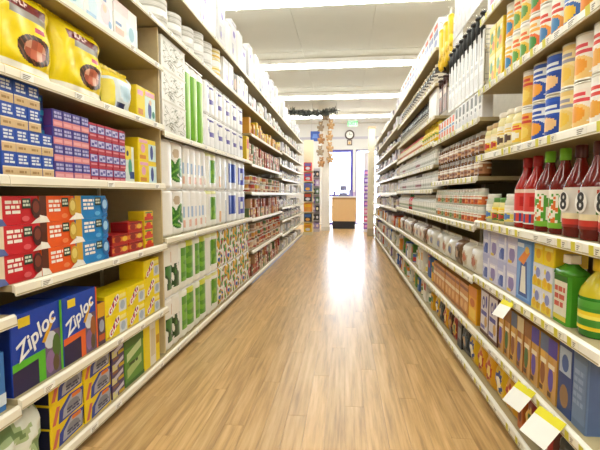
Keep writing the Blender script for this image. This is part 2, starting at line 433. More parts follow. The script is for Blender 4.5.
def bay(side, y0, y1, zs, label, top, depth=.42, tags=0, endpanel=False, kick='2e2a24', tagkind=0, nobracket=True, rail='ece5d2'):  # default kick is near-black: shadow under the base painted into the plate
    w = y1 - y0; x = XL if side == 'L' else XR
    root = link('shelving_unit', None, None, (x, (y0 + y1)/2, 0), (0, 0, math.pi/2 if side == 'L' else -math.pi/2))
    tag(root, label, 'shelving')
    hw = w/2 - .001; ks = .035 if kick == '2e2a24' else .004
    link('back_panel', box_mesh('back_panel', -hw, depth + .002, .0, hw, depth + .022, top, CREAM_SHADED), root)
    for sx in (-1, 1):
        link('upright', box_mesh('upright', sx*hw - (.03 if sx > 0 else 0), depth - .012, .082, sx*hw + (.03 if sx < 0 else 0), depth + .0015, top, CREAM), root)
    link('kick_plate', box_mesh('kick_plate', -hw, ks, 0, hw, ks + .016, .055, M(kick, .35)), root)
    if endpanel:
        link('end_panel', box_mesh('end_panel', (hw - .014) , .012, .09, hw, depth - .014, 2.10, M('cdb98e', .55)), root)
    sm = box_mesh('shelf', -hw, .002, -.022, hw, depth - .014, 0, BOARD_SHADED)
    rb = MB(); pr = [(-.004, .003), (-.012, -.004), (-.015, -.036), (-.010, -.036), (-.006, -.024), (.0015, -.024), (.0015, .003)]
    P0 = [(-hw, y, z) for y, z in pr]; P1 = [(hw, y, z) for y, z in pr]
    n = len(pr); rm = M(rail, .4, var=.03)
    for i in range(n):
        j = (i + 1) % n; rb.face([P0[i], P1[i], P1[j], P0[j]][::-1], rm)
    rb.face(P0, rm); rb.face(P1[::-1], rm)
    # raised line along the rail
    rb.face([(-hw, -.0158, -.033), (hw, -.0158, -.033), (hw, -.0155, -.028), (-hw, -.0155, -.028)], M('b7ab88', .5))
    rm_ = rb.build('price_rail')
    bb = MB(); q = [(.03, -.0225), (depth - .016, -.0225), (depth - .016, -.075), (.10, -.034)]
    for xx in (-hw + .004,):
        b0 = [(xx, a, c) for a, c in q]; b1 = [(xx + .006, a, c) for a, c in q]
        for i in range(4):
            j = (i + 1) % 4; bb.face([b0[i], b0[j], b1[j], b1[i]], CREAM)
        bb.face(b0[::-1], CREAM); bb.face(b1, CREAM)
    bmesh_ = bb.build('bracket')
    for k, z in enumerate(zs):
        s = link('shelf', sm, root, (0, 0, z))
        link('price_rail', rm_, s)
        if z > .2 and not nobracket:
            link('bracket', bmesh_, s); link('bracket', bmesh_, s, (w - .016, 0, 0))
        if tags:
            sp = w / tags; u = -hw + sp*.5
            for t in range(tags):
                if random.random() < (.93 if tagkind else .6):
                    link('price_tag', TAGM if tagkind and random.random() < .75 else TAGW, s, (u + random.uniform(-.15, .15)*sp, -.0150, -.018), (.06, 0, 0))
                u += sp
    return root
LB = [.07 + 1.22*k for k in range(10)]     # left bay lines
RB = [.04 + 1.22*k for k in range(10)]     # right bay lines
ZL1 = [.08, .39, .79, 1.162, 1.522, 1.876, 2.13]
ZL2 = [.08, .82, 1.487, 2.13, 2.44]
ZL3 = [.08, .41, .80, 1.12, 1.463, 1.82, 2.13, 2.44]
ZL4 = [.08, .36, .62, .86, 1.12, 1.38, 1.62, 1.86, 2.13, 2.44]
bay('L', LB[0], LB[1], [.08, .37, .69, 1.162, 1.522, 1.876, 2.13], 'cream steel shelving bay just beside the camera at left', 2.45, tags=4)
bay('L', LB[1], LB[2], ZL1, 'cream shelving bay holding red, orange and blue cartons and yellow bags', 2.45, tags=5, endpanel=True)
bay('L', LB[2], LB[3], ZL2, 'cream shelving bay holding the nearer paper towel packs', 2.66, tags=4)
bay('L', LB[3], LB[4], ZL2, 'cream shelving bay holding the farther paper towel and tissue packs', 2.66, tags=4)
FARN = ['first', 'second', 'third', 'fourth', 'fifth']
for k in range(2): bay('L', LB[4+k], LB[5+k], ZL3, 'cream left shelving bay filled with brown and red small cans, %s of two' % FARN[k], 2.66, kick='a9b4dc')  # bluish kick: reflected light put into the plate colour
for k in range(3): bay('L', LB[6+k], LB[7+k], ZL4, 'far left shelving bay of mostly white goods, %s of three' % FARN[k], 2.66, kick='a9b4dc', nobracket=True)  # same bluish kick, a reflection painted as colour
ZR1 = [.08, .33, .64, .95, 1.313, 1.674, 2.05]
ZR2 = [.08, .33, .62, .92, 1.20, 1.53]
ZR3 = [.08, .33, .62, .92, 1.14, 1.35, 1.55, 1.76, 2.03, 2.32]
ZR4 = [.08, .33, .60, .88, 1.12, 1.36, 1.60, 1.84, 2.08, 2.32]
bay('R', RB[1], RB[2], ZR1, 'cream shelving bay holding the red sauce bottles at right', 2.5, tags=13, tagkind=1, rail='f4f0e4')
r2 = bay('R', RB[2], RB[3], ZR2, 'cream shelving bay with hanging kitchen tools above brown jars', 2.75, tags=12, tagkind=1, rail='f4f0e4')
bay('R', RB[3], RB[4], ZR3, 'cream right shelving bay with lemon yellow bottles and dark bottles', 2.5, tags=9, tagkind=1)
bay('R', RB[4], RB[5], ZR3, 'cream right shelving bay next beyond the lemon yellow bottles', 2.5, tags=8, tagkind=1)
for k in range(4): bay('R', RB[5+k], RB[6+k], ZR4, 'far right shelving bay of pale goods, %s of four' % FARN[k], 2.5, nobracket=True)

# ================================================================== LEFT SIDE, NEAR BAY (cartons, wraps and bags)
z1 = dict(base=.08, a=.39, b=.79, c=1.162, d=1.522, e=1.876, f=2.13)
# --- yellow bags on the second shelf from the top
def ybag(u, v, fr):
    if not fr: return 'f2d500'
    if v < .13: return 'f3efe0' if v > .05 else 'e8c800'
    if .18 < u < .82 and .74 < v < .86: return '7a1420' if u < .7 else '5c1018'
    if .26 < u < .84 and .66 < v < .74: return '9a958e'
    if .60 < u < .74 and .54 < v < .60: return 'c8476a'
    d = ((u - .62)/.27)**2 + ((v - .33)/.17)**2
    if d < .45: return ['c86a4a', 'd9a184', 'b0583c'][int(u*11)*7 % 3 - int(v*9) % 2]
    if d < 1: return '3a2418' if (u + v) % .1 < .07 else '7b4a30'
    if u > .93: return 'e6e2da'
    return 'f6dc08'
def wordmark(w, h, u, v, s, col, seed):
    """illegible row of letter-like strokes"""
    b = MB(); r = random.Random(seed); x = 0
    for i in range(5):
        l = s*r.uniform(.5, .8)
        b.box(x, -.001, 0, x + l*.28, 0, s, M(col, .4, var=0)); b.box(x + l*.28, -.001, s*r.choice([.0, .4, .75]), x + l, 0, s*r.choice([.22, .62, .98]) + .06*s, M(col, .4, var=0)); x += l + s*.16
    return b.build('lettering')
pb_ = bag('yellow_bag', .345, .305, .15, ybag, 90, 90, seed=3)
pb_.parts.append(('lettering', wordmark(0, 0, 0, 0, .022, 'f0d8d8', 4), (-.085, -.001, .233), (-.16, 0, 0)))
row('L', z1['d'], 1.262, 0, pb_, 'large yellow bag with dark red banner and food bowl picture', 'bag', n=2, gap=.006, setback=.012)
row('L', z1['d'], .925, 0, bag('grey_bag', .33, .29, .14, lambda u, v, f: '1e1e22' if u > .9 else ('8d929c' if v < .6 else '6a707c'), seed=5), 'grey and black bag cut by the left frame edge', 'bag', n=1, setback=.012)
def pbag(u, v, fr):
    if v > .8: return 'f0d21c' if u < .75 else 'dfe9ee'
    if fr and .25 < u < .55 and .08 < v < .2: return '23305c'
    if fr and u < .18 and v < .75: return 'f1df55'
    if fr and ((u-.6)/.25)**2 + ((v-.5)/.2)**2 < 1: return 'b9d8ea'
    return 'dce8ee'
row('L', z1['d'], 1.975, 0, bag('pale_bag', .25, .20, .12, pbag, 16, 14, seed=8), 'pale blue and yellow bag beside the yellow bags', 'bag', n=1)
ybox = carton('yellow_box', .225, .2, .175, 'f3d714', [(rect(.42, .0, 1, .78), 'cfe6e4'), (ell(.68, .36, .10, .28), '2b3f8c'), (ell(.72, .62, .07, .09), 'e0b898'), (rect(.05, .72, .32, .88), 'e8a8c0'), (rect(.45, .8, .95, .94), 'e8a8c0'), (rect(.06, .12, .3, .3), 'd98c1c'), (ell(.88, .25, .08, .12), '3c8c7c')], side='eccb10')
row('L', z1['d'], 2.235, 0, ybox, 'yellow box with pale blue picture beside the pale blue bag', 'box', n=1)
# --- small blue and tan cartons
btan = carton('blue_carton', .0615, .15, .082, '2450b4', [(rect(0, 0, 1, .34), 'd8bd90'), (rect(0, .34, 1, .40), 'f0e3c4')] + bars(.14, .5, .9, .92, 3, 'dfe8f8', 5, .0) + bars(.15, .1, .85, .26, 1, 'a98556', 2), side='2450b4')
row('L', z1['c'], 1.298, 1.56, btan, 'small blue and tan carton in the blue stack', 'carton', tiers=4, gap=.002, skip=lambda i, t: i == 3 and t > 1, n=4)
navy = carton('navy_carton', .0615, .15, .076, '1d3f96', [(rect(0, 0, 1, .25), '2b88b8'), (rect(.1, .35, .9, .6), '1a2c60'), (rect(.1, .7, .8, .86), '50b8d0')], side='1d3f96')
for t in range(2): put(navy, (XL - .055, 1.298 + 3*.0635 + .031, z1['c'] + EPS + (.082 + EPS)*2 + t*(.076 + EPS)), math.pi/2, 'navy and cyan carton in the gap of the blue stack, %s' % ['lower', 'upper'][t], 'carton', 'navy cartons')
purp = carton('purple_carton', .0565, .15, .067, '4a3f9c', [(rect(0, 0, 1, .40), 'd9858e'), (rect(.1, .1, .9, .28), 'e8a9ae')] + bars(.1, .48, .95, .92, 2, 'b9b8e4', 9) + [(rect(0, .42, .1, .95), '35307c')], side='6a3f86')
e = row('L', z1['c'], 1.554, 1.80, purp, 'violet and pink carton in the violet stack', 'carton', tiers=4, gap=.0015, n=4)
redc = carton('red_carton', .060, .15, .064, 'b82540', [(rect(0, .30, 1, .84), '4d4698'), (rect(.12, .36, .92, .8), 'c9c6ea'), (rect(.2, .42, .5, .6), '4d4698'), (rect(.55, .52, .85, .72), '6a5ab0'), (rect(.1, .08, .9, .2), 'e08a96')], side='b82540')
row('L', z1['c'], e + .003, 2.10, redc, 'red and violet carton at the end of the stacks', 'carton', tiers=4, gap=.0015, n=5)
pkt = carton('leaning_packet', .10, .03, .19, 'dfeae4', [(rect(0, .62, .7, 1), 'ead63a'), (ell(.55, .42, .2, .25), '55a888'), (rect(.5, .1, .95, .3), '2c4c90'), (ell(.3, .8, .12, .08), '202850')])
put(pkt, (XL - .03, 2.155, z1['c'] + EPS), math.pi/2, 'thin white and green packet beside the red and violet cartons', 'packet')
ybox2 = carton('yellow_box', .215, .18, .125, 'f3d714', [(rect(.55, .02, 1, .80), 'cfe6e4'), (ell(.74, .42, .09, .34), '2b3f8c'), (ell(.25, .55, .12, .2), 'e8a8c0'), (rect(.05, .80, .5, .94), 'e8a8c0'), (rect(.06, .08, .4, .25), 'd98c1c')], side='eccb10')
row('L', z1['c'], 2.24, 0, ybox2, 'yellow box with blue figure beside the cartons', 'box', tiers=2, n=1)
# --- red, orange and blue cartons
def mix(base, dark, pic, c2):
    P = [(rect(0, 0, .18, 1), c2[0]), ([(0, 0), (.26, 0), (.18, .22), (0, .30)], c2[1])]
    P += bars(.24, .36, .60, .88, 3, 'f6efe8', 3)
    P += [(rect(.60, .56, .80, .92), '2d4236')] + bars(.62, .62, .79, .88, 2, 'cfd8c8', 6)
    P += [(ell(.92, .55, .12, .38), pic[0]), (ell(.92, .6, .08, .22), pic[1]), ([(.78, .0), (1, .0), (1, .22), (.9, .14)], c2[2]), (ell(.66, .2, .09, .1), dark)]
    return P
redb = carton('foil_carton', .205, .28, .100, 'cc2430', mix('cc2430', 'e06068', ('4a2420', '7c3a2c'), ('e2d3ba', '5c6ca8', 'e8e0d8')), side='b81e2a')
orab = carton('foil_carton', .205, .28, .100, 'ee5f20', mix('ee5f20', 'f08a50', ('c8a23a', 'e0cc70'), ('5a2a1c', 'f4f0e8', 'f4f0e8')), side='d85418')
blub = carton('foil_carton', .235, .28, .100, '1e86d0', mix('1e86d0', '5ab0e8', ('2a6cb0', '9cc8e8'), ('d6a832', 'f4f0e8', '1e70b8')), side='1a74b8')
y = row('L', z1['b'], 1.250, 0, redb, 'long red carton at the near end of its shelf', 'carton', tiers=3, n=1)
y = row('L', z1['b'], 1.458, 0, orab, 'long orange carton between the red and blue cartons', 'carton', tiers=3, n=1)
y = row('L', z1['b'], 1.667, 0, blub, 'long blue carton beside the orange cartons', 'carton', tiers=3, n=1)
rsm = carton('matchbox_pack', .155, .10, .052, 'b3201f', [(rect(0, .3, 1, .72), 'd87a22'), (ell(.3, .5, .2, .3), '8f1818'), (ell(.75, .5, .16, .26), 'e8c23a'), (rect(.1, .8, .9, .92), '7a1414')], side='8f1818')
ysm = carton('matchbox_pack', .105, .10, .052, 'e8c81e', [(rect(0, .0, 1, .4), 'd0402a'), (ell(.5, .5, .3, .3), 'e03020'), (rect(.1, .76, .9, .9), '5a8a3a')], side='d8b818')
row('L', z1['b'], 1.945, 0, rsm, 'small dark red pack beside the blue cartons', 'pack', tiers=4, n=2, skip=lambda i, t: t > 1 + i)
row('L', z1['b'], 2.285, 0, ysm, 'small yellow and red pack beside the dark red packs', 'pack', tiers=4, n=1)
# --- zip bag boxes and yellow wrap boxes
def zprints(acc, pic):
    return [(rect(0, 0, 1, .36), '241f4a'), ([(0, .30), (.62, .34), (.66, .42), (0, .40)], acc), ([(.48, 0), (.66, 0), (.66, .40), (.48, .34)], acc), (rect(.62, .0, .95, .62), '6a5878'), (ell(.74, .5, .13, .12), 'cdd2dc'), (ell(.86, .38, .09, .18), pic), (ell(.72, .2, .1, .16), '8a6a9a'),
            (ell(.84, .15, .07, .12), '5a4a32'), (rect(.12, .83, .34, .95), 'e6cc2c'), ([(.55, .52), (.62, .50), (.85, .78), (.78, .80)], 'd8a428'), (rect(.95, 0, 1, 1), acc)]
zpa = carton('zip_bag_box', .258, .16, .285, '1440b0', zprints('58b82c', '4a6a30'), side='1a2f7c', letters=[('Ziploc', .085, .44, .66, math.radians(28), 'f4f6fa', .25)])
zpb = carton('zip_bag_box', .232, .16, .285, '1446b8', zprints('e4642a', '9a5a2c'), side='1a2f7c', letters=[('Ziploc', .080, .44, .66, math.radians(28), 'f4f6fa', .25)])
row('L', z1['a'], 1.298, 0, zpa, 'tall blue zip bag box with green edge', 'box', n=1)
row('L', z1['a'], 1.562, 0, zpb, 'tall blue zip bag box with orange edge', 'box', n=1)
psm = carton('dark_box', .060, .14, .20, '4a3550', [(rect(0, .66, 1, 1), 'd8a020'), (ell(.5, .45, .35, .15), '9aa0b8'), (rect(.1, .1, .9, .25), 'c05a2a')], side='3a2a44')
row('L', z1['a'], 1.80, 0, psm, 'narrow plum and orange box beside the zip bag boxes', 'box', n=1)
def gprints(): return [(rect(.62, .0, 1, .55), 'd8dce2'), (ell(.8, .3, .12, .22), 'a8b8cc'), ([(.12, .16), (.24, .06), (.62, .62), (.56, .86), (.44, .82)], '3c4c98'), ([(.16, .24), (.24, .14), (.58, .64), (.52, .84), (.46, .76)], 'd03050'), (rect(.02, .04, .14, .14), 'd8a020'), (rect(.66, .66, .96, .84), 'f6e890')]
gl = carton('wrap_box', .193, .15, .108, 'f4dc10', gprints(), side='e8c808', letters=[('GLAD', .046, .37, .46, math.radians(38), 'fbf4f4', .2)])
row('L', z1['a'], 1.868, 0, gl, 'yellow wrap box beside the narrow plum box', 'box', tiers=3, n=3, gap=.005, skip=lambda i, t: i < 2 and t == 2)
# --- bottom deck
def gbag(u, v, fr):
    q = noise.noise(Vector((u*4, v*4, 2.2)))
    return 'e6ece2' if q > .12 else ('a9bf8e' if q > -.18 else '6f8a58')
row('L', z1['base'], 1.20, 0, bag('salad_bag', .25, .24, .16, gbag, 18, 16, seed=12, crinkle=.012), 'white and green crumpled bag on the bottom deck', 'bag', n=1)
big = carton('trash_bag_box', .205, .22, .094, 'f0d010', [([(.20, .0), (.95, .1), (1, .95), (.55, 1), (.24, .55)], '2a3f98'), ([(.32, .10), (.92, .16), (.96, .8), (.6, .9), (.36, .5)], 'a8aab8'), (ell(.66, .45, .2, .25), '82848f'), ([(.02, .1), (.12, .08), (.26, .78), (.16, .82)], 'd06a5a'), (rect(.62, .74, .9, .92), 'e07828')] + bars(.45, .2, .9, .45, 2, '3a3a60', 3), side='1c1c3c')
row('L', z1['base'], 1.47, 0, big, 'yellow and blue trash bag box on the bottom deck', 'box', tiers=3, n=2, gap=.01, skip=lambda i, t: i == 0 and t == 3)
mlt = carton('assorted_box', .115, .2, .068, '54406c', [(rect(0, .0, .4, .5), 'd8cf90'), ([(.2, .2), (.9, .5), (.9, .8), (.2, .5)], 'c9c4d4'), (rect(.5, .05, .95, .3), 'c8a41e'), (rect(.05, .76, .5, .94), '8a5a40')], side='3a2c4c')
row('L', z1['base'], 1.905, 0, mlt, 'small plum patterned box beside the trash bag boxes', 'box', tiers=4, n=1)
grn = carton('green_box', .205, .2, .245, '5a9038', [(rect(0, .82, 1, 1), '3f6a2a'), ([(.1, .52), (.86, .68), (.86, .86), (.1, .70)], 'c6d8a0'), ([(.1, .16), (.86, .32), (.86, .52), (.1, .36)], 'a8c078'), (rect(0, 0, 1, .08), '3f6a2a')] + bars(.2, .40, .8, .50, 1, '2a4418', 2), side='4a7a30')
row('L', z1['base'], 2.03, 0, grn, 'green box near the end panel on the bottom deck', 'box', n=1)
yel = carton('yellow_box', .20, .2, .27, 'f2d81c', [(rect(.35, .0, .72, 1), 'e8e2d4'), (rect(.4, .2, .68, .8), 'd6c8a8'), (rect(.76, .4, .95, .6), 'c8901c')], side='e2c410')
row('L', z1['base'], 2.243, 0, yel, 'yellow and white box against the end panel, bottom deck', 'box', n=1)
# --- two upper shelves of the near bay: pastel packs
pas = carton('diaper_pack', .235, .3, .185, 'eeeef0', [(rect(0, .62, 1, .86), 'f3e4e8'), (ell(.3, .35, .16, .24), 'cfe4f2'), (ell(.72, .4, .18, .26), 'e9d3dc'), (ell(.70, .52, .07, .1), 'e6c4a8'), (rect(.08, .08, .4, .18), '9fc4e4'), (ell(.88, .2, .06, .1), '8fb8e0')] + bars(.1, .66, .8, .84, 1, '8a9cc8', 4), side='e6e8ee')
pas2 = carton('diaper_pack', .235, .3, .185, 'ecebe6', [(rect(.0, .7, .6, 1), 'f0d8d8'), (rect(.5, .1, 1, .6), 'd6e8ee'), (ell(.72, .35, .12, .2), '9cc6d8'), (rect(.06, .15, .4, .3), 'e4b8a8'), (rect(.06, .36, .3, .44), '7f9cc8')], side='e6e8ee')
row('L', z1['e'], 1.30, 2.495, [pas, pas2], 'white pastel pack on the high shelf above yellow bags', 'pack', gap=.006)
row('L', z1['f'], 1.30, 2.495, [pas2, pas], 'white pastel pack on the topmost near left shelf', 'pack', gap=.006)
# --- bay beside the camera: a sliver of it shows at the frame edge
row('L', .37, 1.00, 1.28, carton('blue_box', .13, .2, .2, '3a78c0', [(rect(0, .1, 1, .3), 'd8e4f0'), (ell(.5, .65, .35, .2), '88b0dc')], side='2a5a98', near=False), 'light blue box at the left frame edge', 'box', n=2)
row('L', .69, .90, 1.23, carton('dark_red_box', .15, .2, .3, '7a2420', [(rect(0, .4, 1, .7), '3a1410'), (rect(.1, .75, .9, .9), 'c86a50')], side='5a1a18', near=False), 'dark red box at the left frame edge', 'box', n=2)
row('L', .08, 1.0, 1.19, carton('green_box', .15, .2, .2, 'b8c8a8', [(rect(0, .4, 1, .7), '6a8a58')], side='a0b090'), 'pale green box at the left frame edge', 'box', n=1)

# ================================================================== LEFT SIDE, PAPER GOODS
P2, P4 = LB[2], LB[4]
def leafy(u, v):          # white wrap with leaf print
    for cx, cz, rx, rz, t in ((.60, .36, .16, .09, .6), (.72, .52, .17, .08, 1.2), (.80, .36, .13, .10, 2.4), (.66, .22, .12, .07, 2.8), (.56, .52, .12, .07, 2.0)):
        x, z = u - cx, (v - cz); p, q = x*math.cos(t) + z*math.sin(t), -x*math.sin(t) + z*math.cos(t)
        if (p/rx)**2 + (q/rz)**2 < 1: return '2f7422' if abs(q) > .02 else '7ab04a'
    if ((u-.66)/.08)**2 + ((v-.76)/.10)**2 < 1: return 'c8b49a'
    if .86 < u < .94 and .2 < v < .75: return 'a8c890'
    return 'f3f1ec'
def pinkblue(u, v):
    if .35 < v < .6 and (u*5) % 1 < .35: return 'a9bfe0'
    if .12 < v < .3 and (u*4) % 1 < .4: return 'e8b8a8'
    return 'f3f2f0'
def greenband(u, v):
    q = noise.noise(Vector((u*6, v*5, 4.1)))
    if .25 < u < .80 and .18 < v < .82: return '86b83a' if q > 0 else '5f9a30'
    if v > .9: return 'e6e8a0'
    return 'f0f0ea'
def whblue(u, v):
    if u > .75 and v < .7: return '2f5a8c'
    if .2 < u < .5 and .08 < v < .4: return 'e8b070'
    return 'eef0f0'
def bluesq(u, v):
    if .15 < u < .85 and .25 < v < .85: return '2347a8'
    return 'eeeff2'
def blueout(u, v):
    if .15 < u < .85 and .2 < v < .8 and not (.32 < u < .68 and .38 < v < .62): return '4a50b0'
    return 'eeeff2'
def colourful(u, v):
    q = noise.noise(Vector((u*5.2, v*5.2, 3.7))); q2 = noise.noise(Vector((u*6, v*6, 11.3)))
    if abs(q) < .16: return 'f0efea'
    return ['d04a38', '3f6ab0', 'e6b23c', '5a9a50', 'b83a5a', 'e8e4de', '6a4a8a'][int((q2 + 1)*3.49) % 7]
R_ = lambda nm, w, f, h=.312, n=2, rows=1: rollpack(nm, w, .36, h, n, f, rows=rows)
def paper_rows(z, tiers, spec, where):
    y = P2 + .02
    for (p, n, desc) in spec:
        y = row('L', z, y, 0, p, desc + ' ' + where, 'paper pack', tiers=tiers, n=n, gap=.006, setback=.012)
    return y
paper_rows(.82, 2, [(R_('paper_towel_pack', .36, leafy), 1, 'white roll pack with green leaf print'), (R_('paper_towel_pack', .235, pinkblue), 2, 'white roll pack, pale blue marks'), (R_('paper_towel_pack', .27, greenband), 1, 'white roll pack with green panel'),
    (R_('paper_towel_pack', .33, whblue), 1, 'white roll pack with dark blue edge'), (R_('paper_towel_pack', .36, bluesq), 1, 'white roll pack with blue square'), (R_('paper_towel_pack', .36, blueout), 1, 'white roll pack with blue outline square')], 'at eye level')
def leafy2(u, v):
    q = noise.noise(Vector((u*6, v*5, 7.1)))
    if .1 < u < .95 and .15 < v < .6 and q > -.25: return '244a24' if q < .1 else '3f7a34'
    if .3 < u < .5 and .65 < v < .85: return 'c89058'
    return 'efede6'
def greenbig(u, v):
    if .12 < u < .92 and .16 < v < .86:
        q = noise.noise(Vector((u*3, v*8, 2.1))); return '5a9a34' if q > 0 else '7cb840'
    if v > .86: return 'd8dc50' if u > .4 else 'eef0e0'
    return 'eef0ea'
paper_rows(.08, 2, [(R_('paper_towel_pack', .25, leafy2, .345), 1, 'white roll pack with dark green print'), (R_('paper_towel_pack', .27, greenbig, .345), 2, 'roll pack with large green panel'), (R_('paper_towel_pack', .32, greenband, .345), 1, 'roll pack with small green panel'),
    (R_('paper_towel_pack', .30, colourful, .345, 3), 4, 'roll pack with bright multicoloured print')], 'on the bottom deck')
# z 1.487: patterned napkin bags, tall green rolls, tissue packs
def napk(u, v, fr):
    q = noise.noise(Vector((u*9, v*14, 3.3)))
    return 'f0eee8' if q > -.1 else ('cfcbbc' if q > -.34 else 'a09a88')
r = random.Random(17); twig = []
for k in range(95):
    x, z_, t, l = r.uniform(.04, .9), r.uniform(.06, .9), r.uniform(-.9, .9), r.uniform(.06, .2)
    dx, dz = l*math.cos(t), l*math.sin(t)*1.6; w_ = r.uniform(.008, .02)
    p4 = [(x, z_ - w_), (x + dx, z_ + dz - w_*.3), (x + dx, z_ + dz + w_*.3), (x, z_ + w_)]
    if all(.01 < q[0] < .99 and .03 < q[1] < .97 for q in p4): twig.append((p4, r.choice(['a09c8a', '8a8776', 'b8b4a4', '77806a'])))
nap = carton('napkin_pack', .385, .3, .196, 'efede8', twig + [(rect(.0, .0, 1, .03), 'd8d4c8'), (rect(.0, .97, 1, 1), 'd8d4c8')], side='e4e1d8')
row('L', 1.487, P2 + .03, 0, nap, 'white twig patterned napkin pack beside the end panel', 'pack', tiers=3, n=1, setback=.01)
def tallgreen(u, v):
    if v > .88: return 'efefec'
    if (u*3) % 1 > .62: return 'f2f2ee'
    return '6fae2e' if (u*3) % 1 < .4 else '9ccc48'
row('L', 1.487, P2 + .42, 0, rollpack('tall_roll_pack', .42, .34, .55, 3, tallgreen), 'tall roll pack with green stripes beside napkin packs', 'paper pack', n=1, setback=.012)
def tissue(u, v):
    if ((u-.4)/.16)**2 + ((v-.55)/.16)**2 < 1: return '3d3f9c'
    if .55 < u < .9 and .36 < v < .5: return '6a62b0'
    if .2 < u < .8 and .82 < v < .88: return '55509c'
    return 'f0f0f2'
row('L', 1.487, P2 + .86, P4 - .16, rollpack('tissue_pack', .25, .34, .27, 2, tissue), 'white tissue pack with violet round mark', 'paper pack', tiers=2, gap=.006, setback=.012)
row('L', 1.487, P4 - .14, P4, carton('yellow_box', .12, .25, .28, 'f0cc20', [(rect(.1, .5, .9, .9), 'd84a30')], side='d8b418'), 'yellow box beyond the white tissue packs', 'box', n=1)
# z 2.13: foam plates, bowls, yellow plates
wp = plates('foam_plate_stack', .115, 16, .19, ['e8e6e2', 'c9c6be', 'e4e2dc'])
wp2 = plates('foam_bowl_stack', .105, 12, .24, ['e8e6e2', 'd0cdc6'])
yp = plates('coloured_plate_stack', .115, 14, .26, ['f0d878', 'f2ead0', 'eec860', 'f4f0e4'])
y = row('L', 2.13, P2 + .02, 0, wp, 'white foam plate stack on high left shelf', 'plates', n=3, gap=.008)
y = row('L', 2.13, y, 0, wp2, 'white foam bowl stack beyond the foam plates', 'plates', n=2, gap=.008)
y = row('L', 2.13, y, 0, yp, 'yellow and white plate stack on high left shelf', 'plates', n=1, gap=.008)
cupp = carton('cup_pack', .17, .28, .25, 'e6e5e6', [(rect(.08, .8, .92, .92), 'c8c6d0'), (rect(.1, .5, .5, .7), 'c9c4e6'), (ell(.7, .35, .14, .14), '8a80c8'), (rect(.1, .1, .9, .2), 'e4e2e2')], side='eae9ea')
cupq = carton('cup_pack', .15, .28, .22, 'edecea', [(rect(.15, .4, .85, .6), 'd8d8d2'), (ell(.5, .75, .16, .1), 'b0a898')], side='e2e1de')
dk = carton('dark_box', .15, .28, .2, '4a3a34', [(ell(.5, .5, .3, .3), 'c89a78')], side='3a2c28')
y = row('L', 2.13, y, y + .36, cupp, 'white cup pack beyond the yellow plates', 'pack', gap=.006)
y = row('L', 2.13, y, 0, dk, 'dark brown box among the white cup packs', 'box', n=1)
y = row('L', 2.13, y, P4, [cupq, cupp], 'white cup pack beyond the dark brown box', 'pack', gap=.006)
tall1 = carton('napkin_carton', .20, .3, .42, 'e4e3e6', [(rect(.06, .90, .94, .96), 'b8b4c4'), (rect(.1, .2, .4, .46), 'c4c2cc'), (rect(.15, .55, .85, .85), 'e6e4f2'), (ell(.5, .7, .2, .08), '7a6cc0'), (ell(.3, .3, .1, .06), '9c90d0'), (rect(.1, .08, .9, .16), 'dcdae2')], side='e9e9ec')
tall2 = rollpack('tall_roll_pack', .22, .3, .38, 2, lambda u, v: 'f3f3f2' if v < .8 else 'e9ebee')
row('L', 2.44, P2 + .02, P4, [tall1, tall2], 'white pack on top of the paper goods bays', 'pack', gap=.008, setback=.012, vary=(.8, 1.25), jit=.05)

# ================================================================== LEFT SIDE, CANS AND FAR BAYS
c_brown = MR('a8522e', '8a4a30', 'c8a078', 'a03a30', '7a4632', 'c0703a', 'b89a80', '6a7a48', 'd8c4a8')
c_warm = MR('c86a3a', 'b8442e', 'd0b090', 'd0903a', '9a3c34', 'b87850', 'e0d0b8', '8a6a58', '5a7a48', 'd8b440')
c_pale = MR('e8d8b8', 'd8b088', 'e4c8a0', 'c8b0a0')
c_yel = MR('ecc830', 'e8b83a', 'f0d860', 'd89a30')
smallcan = can('tin_can', .044, .105, lambda a, v: c_warm if v > .55 else (c_pale if .3 < v else c_brown), near=False, seg=10)
smallbox = carton('small_carton', .086, .12, .125, c_brown, [(rect(.08, .35, .92, .85), c_warm), (rect(.2, .45, .8, .62), c_pale)], near=False)
yelbox = carton('small_carton', .10, .12, .14, c_yel, [(rect(.1, .2, .9, .6), c_warm), (rect(.2, .68, .8, .86), c_pale)], near=False)
SHN = {.08: 'bottom', .41: 'second', .80: 'third', 1.12: 'fourth', 1.463: 'fifth', 1.82: 'sixth', 2.13: 'seventh', 2.44: 'top'}
for z, p, t, nm in [(.08, smallbox, 2, 'box'), (.41, smallcan, 3, 'can'), (.80, smallbox, 2, 'box'), (1.12, smallcan, 2, 'can'), (1.463, smallbox, 2, 'box')]:
    row('L', z, LB[4] + .02, LB[6] - .01, p, 'small warm coloured %s on %s left shelf past tissue' % (nm, SHN[z]), nm, tiers=t, gap=.008 if nm == 'box' else .012, miss=.12, vary=(.85, 1.0), jit=.03)
row('L', 1.82, LB[4] + .02, LB[6] - .01, yelbox, 'small yellow box on sixth left shelf past tissue', 'box', tiers=1, gap=.01, vary=(.8, 1.5), jit=.03)
c_w = MR('f0efec', 'e6e4de', 'f2f0ea', 'c8c8cc', 'e8e6ea', 'eceadf', 'a8a4a8', 'd8cfc4'); c_acc = MR('d8ccd8', 'd8ccc0', 'ccd4dc', 'e4d4c8', 'd0d8cc', 'b8b4c8', 'e0c8b8'); c_acc2 = MR('5a5890', 'c0604a', '3a5a90', 'b88a3a', '4a7a4a', '352a3a')
wh1 = carton('white_carton', .15, .2, .20, c_w, [(rect(.12, .45, .88, .85), c_acc), (rect(.2, .15, .7, .3), c_acc2)], near=False)
wh2 = carton('white_carton', .17, .2, .15, c_w, [(rect(.1, .2, .6, .8), c_acc), (ell(.76, .5, .12, .2), c_acc2)], near=False)
